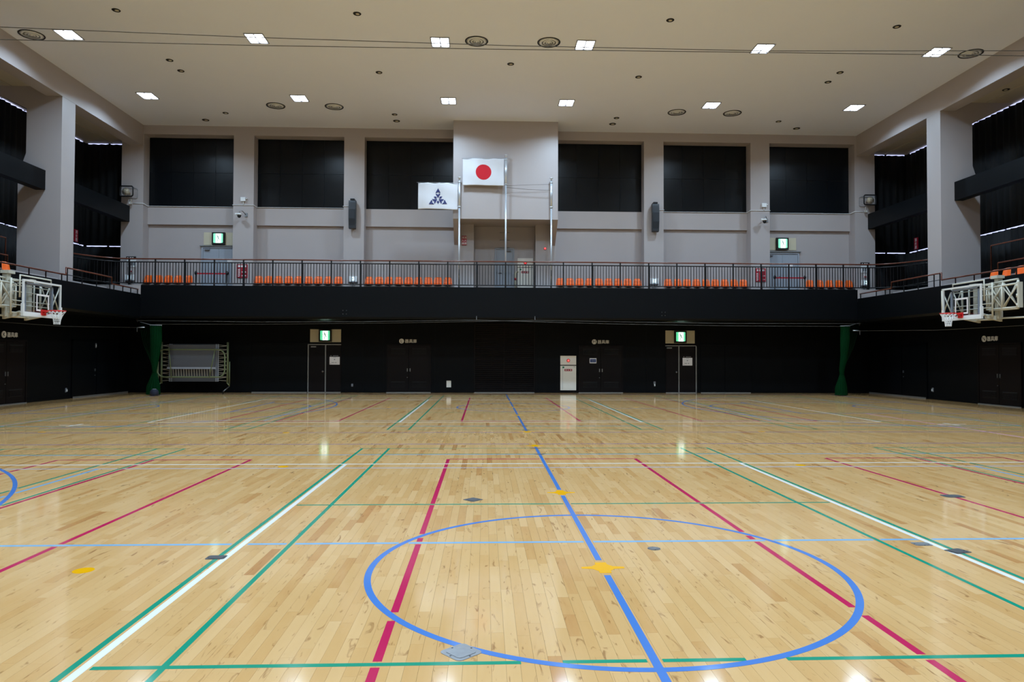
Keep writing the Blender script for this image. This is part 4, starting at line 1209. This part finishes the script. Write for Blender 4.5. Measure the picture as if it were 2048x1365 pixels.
# poster on the M door
t = thing('poster', (4.81, D_LOW - 0.04, 1.315), 'small blue poster with white border on store door M', 'poster')
B(4.656, 4.962, D_LOW - 0.042, D_LOW - 0.036, 1.315, 1.54).build('sheet', white_print, t)
B(4.68, 4.94, D_LOW - 0.045, D_LOW - 0.041, 1.355, 1.50).build('picture', blue_print, t)
for a in (4.76, 4.84): B(a, a + 0.03, D_LOW - 0.047, D_LOW - 0.044, 1.38, 1.46).build('printed_figure', grey_print, t)
# outlets
for x, z, w_, h_, nm, m in ((-1.575, 0.385, 0.1, 0.145, 'ivory socket panel between store door L and the shutter', cab_white), (-5.80, 0.33, 0.04, 0.06, 'small grey wall socket left of store door L', grey_print), (7.574, 0.45, 0.045, 0.06, 'small dark wall socket left of the lower right exit', grey_print)):
    t = thing('wall_socket', (x, D_LOW, z - h_), nm, 'socket')
    B(x - w_, x + w_, D_LOW - 0.015, D_LOW, z - h_, z + h_).build('plate', m, t)
    B(x - w_ * 0.5, x + w_ * 0.5, D_LOW - 0.02, D_LOW - 0.014, z - h_ * 0.5, z + h_ * 0.6).build('cover', m, t)
    if x > 7: B(x - 0.025, x + 0.02, D_LOW - 0.06, D_LOW - 0.015, z - 0.15, z - 0.05).build('plug', white_p, t)
for X, s, y, z, nm in ((XL, 1, 26.6, 0.32, 'left'), (XR, -1, 26.6, 0.37, 'right')):
    t = thing('wall_socket', (X, y, z - 0.08), 'small socket low on the %s wall' % nm, 'socket')
    B(X, X + s * 0.015, y - 0.045, y + 0.045, z - 0.08, z + 0.08).build('plate', grey_print, t)
    B(X + s * 0.014, X + s * 0.05, y - 0.02, y + 0.02, z - 0.05, z + 0.03).build('plug', white_p, t)
t = thing('wall_switch', (XL, 28.5, 1.9), 'small pale switch high on the left wall', 'switch')
B(XL, XL + 0.045, 28.46, 28.54, 1.9, 2.08).build('plate', grey_print, t)
B(XL + 0.044, XL + 0.052, 28.485, 28.515, 1.95, 2.03).build('rocker', white_p, t)

# ------------------------------------------------------------------ divider-net wires, hooks, hanging nets
NY = D_FAS - 0.12
for xx, nm in ((-0.338, 'left'), (2.06, 'right')):
    t = thing('wire_hook', (xx, D_FAS, 3.1), 'small steel hook under the middle of the balcony front, %s one' % nm, 'hook')
    B(xx - 0.012, xx + 0.012, D_FAS - 0.02, D_FAS + 0.005, 3.12, 3.26).build('plate', steel, t)
    MB().tube([(xx, D_FAS - 0.02, 3.16), (xx, NY, 3.14), (xx, NY, 3.09)], 0.008, 6).build('hook', steel, t)
cable('net_wire', [(-13.95, NY, 3.0), (-9, NY, 2.97), (-5, NY, 3.0), (-0.338, NY, 3.09)], 0.007, 'wire below the balcony from the left corner to the left hook')
cable('net_wire', [(-13.2, NY + 0.02, 2.86), (-9, NY + 0.02, 2.88), (-4, NY + 0.02, 2.95), (2.06, NY + 0.02, 3.09)], 0.007, 'lower wire below the balcony from the left net to the right hook')
cable('net_wire', [(-0.338, NY - 0.02, 3.09), (5, NY - 0.02, 2.96), (10, NY - 0.02, 2.90), (15.0, NY - 0.02, 2.90)], 0.007, 'lower wire below the balcony from the left hook to the right net')
cable('net_wire', [(2.06, NY, 3.09), (6, NY, 3.04), (10, NY, 3.0), (15.7, NY, 3.02)], 0.007, 'wire below the balcony from the right hook to the right corner')
for s, X, nm in ((-1, -14.0, 'left'), (1, 15.72, 'right')):
    cable('side_wire', [(X, 29.0, 2.73), (X, 24.0, 2.57), (X, 18.0, 2.56), (X, 10, 2.6)], 0.008, 'thin wire running under the %s gallery' % nm)
    t = thing('wire_bracket', (X, 29.0, 2.6), 'pale steel turnbuckle at the %s far corner' % nm, 'bracket')
    MB().tube([(X + s * 0.03, 29.0, 2.73), (X - s * 0.30, 28.95, 2.74)], 0.02, 6).build('turnbuckle', pole_m, t)
    MB().tube([(X + s * 0.02, 29.0, 2.74), (X + s * 0.02, 29.0, 2.56)], 0.012, 6).build('strap', grey_print, t)
    for k in (-1, 1): MB().tube([(X, 29.0, 2.95), (X + s * 0.05 + k * 0.14, 28.86, 3.55)], 0.006, 5).build('stay_wire', cable_m, t)
def hang_net(s, x0, x1, zt, xk, zk, xb0, xb1, xs, label):
    t = thing('divider_net', ((x0 + x1) / 2, 29.05, 0.02), label, 'net')
    ny = 29.05
    sec = [(zt, (x0 + x1) / 2, (x1 - x0) / 2, 0.07), (zt - 0.6, (x0 + x1) / 2 - s * 0.01, (x1 - x0) / 2, 0.08), (1.6, (x0 + x1) / 2 * 0.6 + xk * 0.4, (x1 - x0) / 2 * 0.72, 0.08), (zk + 0.15, xk, 0.10, 0.07), (zk, xk, 0.075, 0.06), (zk - 0.15, xk, 0.12, 0.08), (0.35, (xb0 + xb1) / 2, (xb1 - xb0) / 2, 0.14), (0.03, (xb0 + xb1) / 2, (xb1 - xb0) / 2 * 1.05, 0.16)]
    n = 56
    vs, fs = [], []
    for (z, cx, a, b) in sec:
        for k in range(n):
            q = 2 * math.pi * k / n
            f = 1 + 0.10 * math.sin(14 * q)
            vs.append((cx + a * math.cos(q) * f, ny + b * math.sin(q) * f, z))
    for i in range(len(sec) - 1):
        for k in range(n): fs.append((i * n + k, i * n + (k + 1) % n, (i + 1) * n + (k + 1) % n, (i + 1) * n + k))
    MB().add(vs, fs, True).build('gathered_net', net_green, t)
    MB().tube([(xk + 0.09 * math.cos(q), ny + 0.075 * math.sin(q), zk) for q in np.linspace(0, 2 * math.pi, 17)[:-1]], 0.012, 5, True).build('tie', net_green, t)
    for k in range(6):
        f = k / 5
        xa = xs + (x0 - xs if s < 0 else x1 - xs) * f
        MB().tube([(xa, ny - 0.05, zt + 0.12 * (1 - f)), (xa * 0.7 + xk * 0.3, ny - 0.05, zt - 0.75), (xk, ny - 0.06, zk + 0.1)], 0.004, 4).build('loose_strand', net_green, t)
    for k in range(7):
        xa = x0 + (x1 - x0) * k / 6
        MB().tube([(xa + 0.02 * math.cos(q), ny, zt + 0.03 + 0.02 * math.sin(q)) for q in np.linspace(0, 2 * math.pi, 9)[:-1]], 0.004, 4, True).build('hanging_ring', pole_m, t)
    MB().tube([(xs, ny, zt + 0.16), (x0 if s < 0 else x1, ny, zt + 0.05), (x1 if s < 0 else x0, ny, zt + 0.03)], 0.01, 6).build('head_rope', pole_m, t)
hang_net(-1, -13.52, -13.08, 2.80, -13.33, 0.95, -13.62, -13.12, -13.93, 'green divider net tied up beside the folded trampoline')
hang_net(1, 14.95, 15.33, 2.90, 14.98, 0.92, 14.72, 15.18, 15.72, 'green divider net tied up in the right far corner')
t = thing('weight_bag', (-13.13, 28.62, 0), 'small navy bag on the floor under the left net', 'bag')
MB().lathe([(0.13, 0), (0.16, 0.05), (0.155, 0.18), (0.10, 0.25), (0.05, 0.28)], (-13.13, 28.62, 0.0), n=18).build('bag', navy_bag, t)
MB().tube([(-13.13 + 0.06 * math.cos(q), 28.62 + 0.06 * math.sin(q), 0.265) for q in np.linspace(0, 2 * math.pi, 13)[:-1]], 0.01, 5, True).build('drawstring', net_white, t)

# ------------------------------------------------------------------ folded trampoline
TX, TY = -13.79, 30.35
t = thing('trampoline', (TX + 1.45, TY, 0), 'folded trampoline with olive frame and springs against the far wall', 'trampoline')
def ring(u0, u1, z0, z1, y, c):
    P = []
    for (a, b, st) in ((u1 - c, z1 - c, 0), (u0 + c, z1 - c, 90), (u0 + c, z0 + c, 180), (u1 - c, z0 + c, 270)):
        for k in range(5):
            q = math.radians(st + k * 22.5)
            P.append((TX + a + c * math.cos(q), y, b + c * math.sin(q)))
    return P
for u in (0.10, 2.86): MB().tube([(TX + u, TY + 0.12, 0.42), (TX + u, TY + 0.12, 2.18)], 0.045, 8).build('main_frame_side', olive, t)
MB().tube(ring(0.05, 2.84, 0.70, 1.86, TY - 0.16, 0.28), 0.032, 8, True).build('folding_frame', olive, t)
B(TX + 0.42, TX + 2.49, TY + 0.115, TY + 0.125, 0.50, 2.10).build('rear_bed', bed_grey, t)
B(TX + 0.50, TX + 2.44, TY - 0.165, TY - 0.155, 1.10, 2.06).build('front_bed', bed_grey, t)
B(TX + 0.46, TX + 2.47, TY - 0.18, TY - 0.14, 1.04, 1.12).build('front_hem', grey_steel, t)
for u in (0.42, 0.50, 2.36, 2.44): B(TX + u, TX + u + 0.05, TY + 0.10, TY + 0.113, 0.50, 2.10).build('bed_webbing', grey_steel, t)
def spring(p, q, r=0.014):
    p, q = Vector(p), Vector(q)
    d = q - p
    n1 = d.orthogonal().normalized(); n2 = d.normalized().cross(n1)
    pts = []
    for k in range(25):
        a = k / 24 * 2 * math.pi * 6
        pts.append(p + d * (k / 24) + n1 * (r * math.cos(a)) + n2 * (r * math.sin(a)))
    MB().tube(pts, 0.008, 4).build('spring', spring_m, t)
for k in range(17):
    u = 0.60 + k * (1.72 / 16)
    spring((TX + u, TY - 0.16, 1.04), (TX + u + 0.02, TY - 0.16, 0.74))
for k in range(19):
    z = 0.56 + k * (1.5 / 18)
    for (ua, ub) in ((0.43, 0.14), (2.48, 2.84)):
        spring((TX + ua, TY + 0.12, z), (TX + ub, TY + 0.12, z + (0.05 if k % 2 else -0.03)))
for (ua, za, ub, zb) in ((0.52, 1.95, 0.65, 0.70), (2.445, 1.91, 2.215, 0.70)):
    MB().tube([(TX + ua, TY - 0.18, za), (TX + ub, TY - 0.18, zb)], 0.02, 6).build('folding_leg', olive, t)
for u in (0.0, 2.97):
    MB().tube([(TX + u, TY + 0.05, 0.30), (TX + u, TY + 0.05, 1.35)], 0.02, 6).build('stand_post', olive, t)
    MB().tube([(TX + u, TY + 0.05, 0.32), (TX + u + (0.10 if u < 1 else -0.10), TY + 0.06, 0.45)], 0.022, 6).build('stand_foot', olive, t)
    MB().tube([(TX + u, TY + 0.05, 0.30), (TX + u + (0.12 if u < 1 else -0.15), TY - 0.25, 0.10)], 0.022, 6).build('caster_arm', steel, t)
    MB().lathe([(0.06, -0.02), (0.075, 0.0), (0.06, 0.02)], (TX + u + (0.12 if u < 1 else -0.15), TY - 0.25, 0.076), 'x', 16).build('caster', dark_metal, t)

# ------------------------------------------------------------------ basketball goals
def goal(s, XB, y0, y1, z0, z1, XF, label):
    """s: +1 for the right wall (board faces -x), -1 for the left wall"""
    f = -s                                        # direction the board faces along x
    yc = (y0 + y1) / 2
    t = thing('basketball_goal', (XB, yc, z0), label, 'basketball goal')
    def bar(a, b, r, nm, m=ivory_steel, par=None): return MB().tube([a, b], r, 6).build(nm, m, par or t)
    # backboard
    bd = B(XB, XB - f * 0.012, y0 + 0.04, y1 - 0.04, z0 + 0.07, z1 - 0.03).build('glass_board', glass, t)
    for (a, b, c, d) in ((y0, y1, z1 - 0.05, z1), (y0, y1, z0 + 0.05, z0 + 0.10), (y0, y0 + 0.05, z0 + 0.10, z1 - 0.05), (y1 - 0.05, y1, z0 + 0.10, z1 - 0.05)):
        B(XB + f * 0.012, XB - f * 0.03, a, b, c, d).build('board_frame', white_p, bd)
    for (a, b, c, d) in ((y0 - 0.015, y1 + 0.015, z0 - 0.03, z0 + 0.05), (y0 - 0.025, y0 + 0.045, z0 + 0.05, z0 + 0.33), (y1 - 0.045, y1 + 0.025, z0 + 0.05, z0 + 0.33)):
        B(XB + f * 0.025, XB - f * 0.04, a, b, c, d).build('edge_pad', white_p, bd)
    for (a, b, c, d) in ((yc - 0.295, yc + 0.295, z0 + 0.60, z0 + 0.65), (yc - 0.295, yc + 0.295, z0 + 0.15, z0 + 0.20), (yc - 0.295, yc - 0.245, z0 + 0.20, z0 + 0.60), (yc + 0.245, yc + 0.295, z0 + 0.20, z0 + 0.60)):
        B(XB + f * 0.004, XB + f * 0.001, a, b, c, d).build('target_mark', white_print, bd)
    # rim and net
    zr = z0 + 0.17
    xr = XB + f * 0.42
    rm = MB().tube([(xr + 0.225 * math.cos(q), yc + 0.225 * math.sin(q), zr) for q in np.linspace(0, 2 * math.pi, 29)[:-1]], 0.012, 8, True).build('rim', red_paint, t)
    B(XB + f * 0.01, XB + f * 0.20, yc - 0.09, yc + 0.09, zr - 0.03, zr + 0.012).build('rim_bracket', red_paint, rm)
    B(XB + f * 0.01, XB + f * 0.05, yc - 0.10, yc + 0.10, zr - 0.14, zr + 0.03).build('rim_plate', red_paint, rm)
    for k in (-1, 1): bar((XB + f * 0.04, yc + k * 0.08, zr - 0.12), (XB + f * 0.30, yc + k * 0.19, zr - 0.01), 0.01, 'rim_brace', red_paint, rm)
    nt = MB()
    lev = [(0.0, 0.222), (0.07, 0.18), (0.14, 0.14), (0.22, 0.105), (0.30, 0.088), (0.39, 0.082)]
    n = 12
    for k in range(n):
        for d in (-1, 1):
            nt.tube([(xr + r * math.cos(2 * math.pi * (k + d * 0.5 * i) / n), yc + r * math.sin(2 * math.pi * (k + d * 0.5 * i) / n), zr - 0.012 - h) for i, (h, r) in enumerate(lev)], 0.007, 4)
    nt.build('net', net_white, t)
    # support frame right behind the board
    X1 = XB - f * 0.10
    for (a, b) in ((y0 + 0.22, y0 + 0.30), (y1 - 0.30, y1 - 0.22)):
        B(X1, X1 - f * 0.05, a, b, z0 + 0.02, z1 - 0.06).build('support_upright', grey_steel, t)
    for z in (z0 + 0.06, z1 - 0.12): B(X1, X1 - f * 0.05, y0 + 0.22, y1 - 0.22, z, z + 0.06).build('support_crossbar', grey_steel, t)
    # hinged back frame
    X2 = XB - f * 0.32
    for yy in (y0 - 0.02, y0 + 0.55, yc + 0.1, y1 + 0.02): bar((X2, yy, z0 + 0.02), (X2, yy, z1 + 0.03), 0.026, 'back_frame_post')
    for z in (z0 + 0.08, z0 + 0.30, z0 + 0.42, z0 + 0.68, z0 + 0.86, z1 + 0.0): bar((X2, y0 - 0.02, z), (X2, y1 + 0.02, z), 0.016, 'back_frame_rail')
    for z in (z0 + 0.1, z1 - 0.1):
        for yy in (y0 + 0.26, y1 - 0.26): bar((X1, yy, z), (X2, yy, z), 0.02, 'spacer')
    # top hoop bar above the board
    MB().tube([(X1, y0 + 0.02, z0 + 0.5), (X1, y0 + 0.02, z1 + 0.11), (X1, y1 - 0.35, z1 + 0.11), (X1, y1 - 0.35, z1 - 0.05)], 0.024, 6).build('top_hoop', ivory_steel, t)
    # cross-braced wings (one toward the camera, one beyond the board)
    for (ya, yb, X3, zb, zt) in ((y0 + 0.45, y0 - 0.80, XB - f * 0.50, z0 + 0.26, z1 - 0.10), (y0 + 0.62, y0 - 0.55, XB - f * 0.70, z0 + 0.24, z1 + 0.05), (y1 - 0.20, y1 + 0.78, XB - f * 0.50, z0 + 0.20, z1 + 0.02)):
        wg = bar((X3, ya, zb), (X3, yb, zb), 0.029, 'wing')
        bar((X3, ya, zt), (X3, yb, zt + 0.03), 0.029, 'wing_top_chord', ivory_steel, wg)
        ym = (ya + yb) / 2
        for yy in (ya, ym, yb): bar((X3, yy, zb), (X3, yy, zt), 0.031, 'wing_post', ivory_steel, wg)
        bar((X3, ya, zb), (X3, ym, zt), 0.022, 'wing_brace', ivory_steel, wg); bar((X3, ym, zb), (X3, yb, zt), 0.022, 'wing_brace', ivory_steel, wg)
        bar((X3 - f * 0.01, ya, zt), (X3 - f * 0.01, ym, zb), 0.022, 'wing_brace', ivory_steel, wg); bar((X3 - f * 0.01, ym, zt), (X3 - f * 0.01, yb, zb), 0.022, 'wing_brace', ivory_steel, wg)
        if yb < ya and X3 == XB - f * 0.50:
            B(X3 - 0.06, X3 + 0.06, yb - 0.10, yb - 0.04, zb - 0.02, zt + 0.06).build('hinge_post', ivory_steel, wg)
            for z in (zb + 0.05, (zb + zt) / 2, zt - 0.05): MB().lathe([(0.04, -0.05), (0.04, 0.05)], (X3 + f * 0.03, yb - 0.02, z), 'z', 10).build('hinge', ivory_steel, wg)
    # wall posts fixed to the gallery front
    for yy, zt in ((y0 + 0.38, z1 + 0.28), (y1 - 0.45, z1 + 0.12)):
        B(XF + f * 0.02, XF + f * 0.16, yy - 0.08, yy + 0.08, z0 - 0.03, zt).build('wall_post', ivory_steel, t)
        B(XF + f * 0.0, XF + f * 0.24, yy - 0.14, yy + 0.14, zt - 0.09, zt).build('post_cap', ivory_steel, t)
        MB().prism([(XF + f * 0.02, z0 - 0.10), (XF + f * 0.02, z0 + 0.1), (XF + f * 0.5, z0 + 0.06), (XF + f * 0.5, z0 + 0.0)], 'y', yy - 0.05, yy + 0.05).build('bracket', ivory_steel, t)
        bar((XF + f * 0.3, yy, z0 + 0.05), (X2, yy, z0 + 0.12), 0.03, 'stay'); bar((XF + f * 0.1, yy, z1), (X2, yy, z1 - 0.02), 0.03, 'stay')
    B(XF + f * 0.1, XF + f * 0.3, y0 + 0.55, y0 + 0.80, z0 + 0.02, z0 + 0.14).build('winch_motor', navy_bag, t)
    # folding arms parked below
    for (ya, yb) in ((y1 - 0.25, y1 - 1.1), (y0 + 0.3, y0 - 0.75)): bar((XF + f * 0.06, ya, z0 + 0.0), (XF + f * 0.06, yb, z0 - 0.02), 0.03, 'parked_arm')
goal(-1, -13.05, 20.42, 22.21, 2.75, 3.77, XFL, 'wall-mounted glass basketball backboard with red rim on the left side')
goal(1, 14.70, 20.30, 22.06, 2.81, 3.82, XFR, 'wall-mounted glass basketball backboard with red rim on the right side')
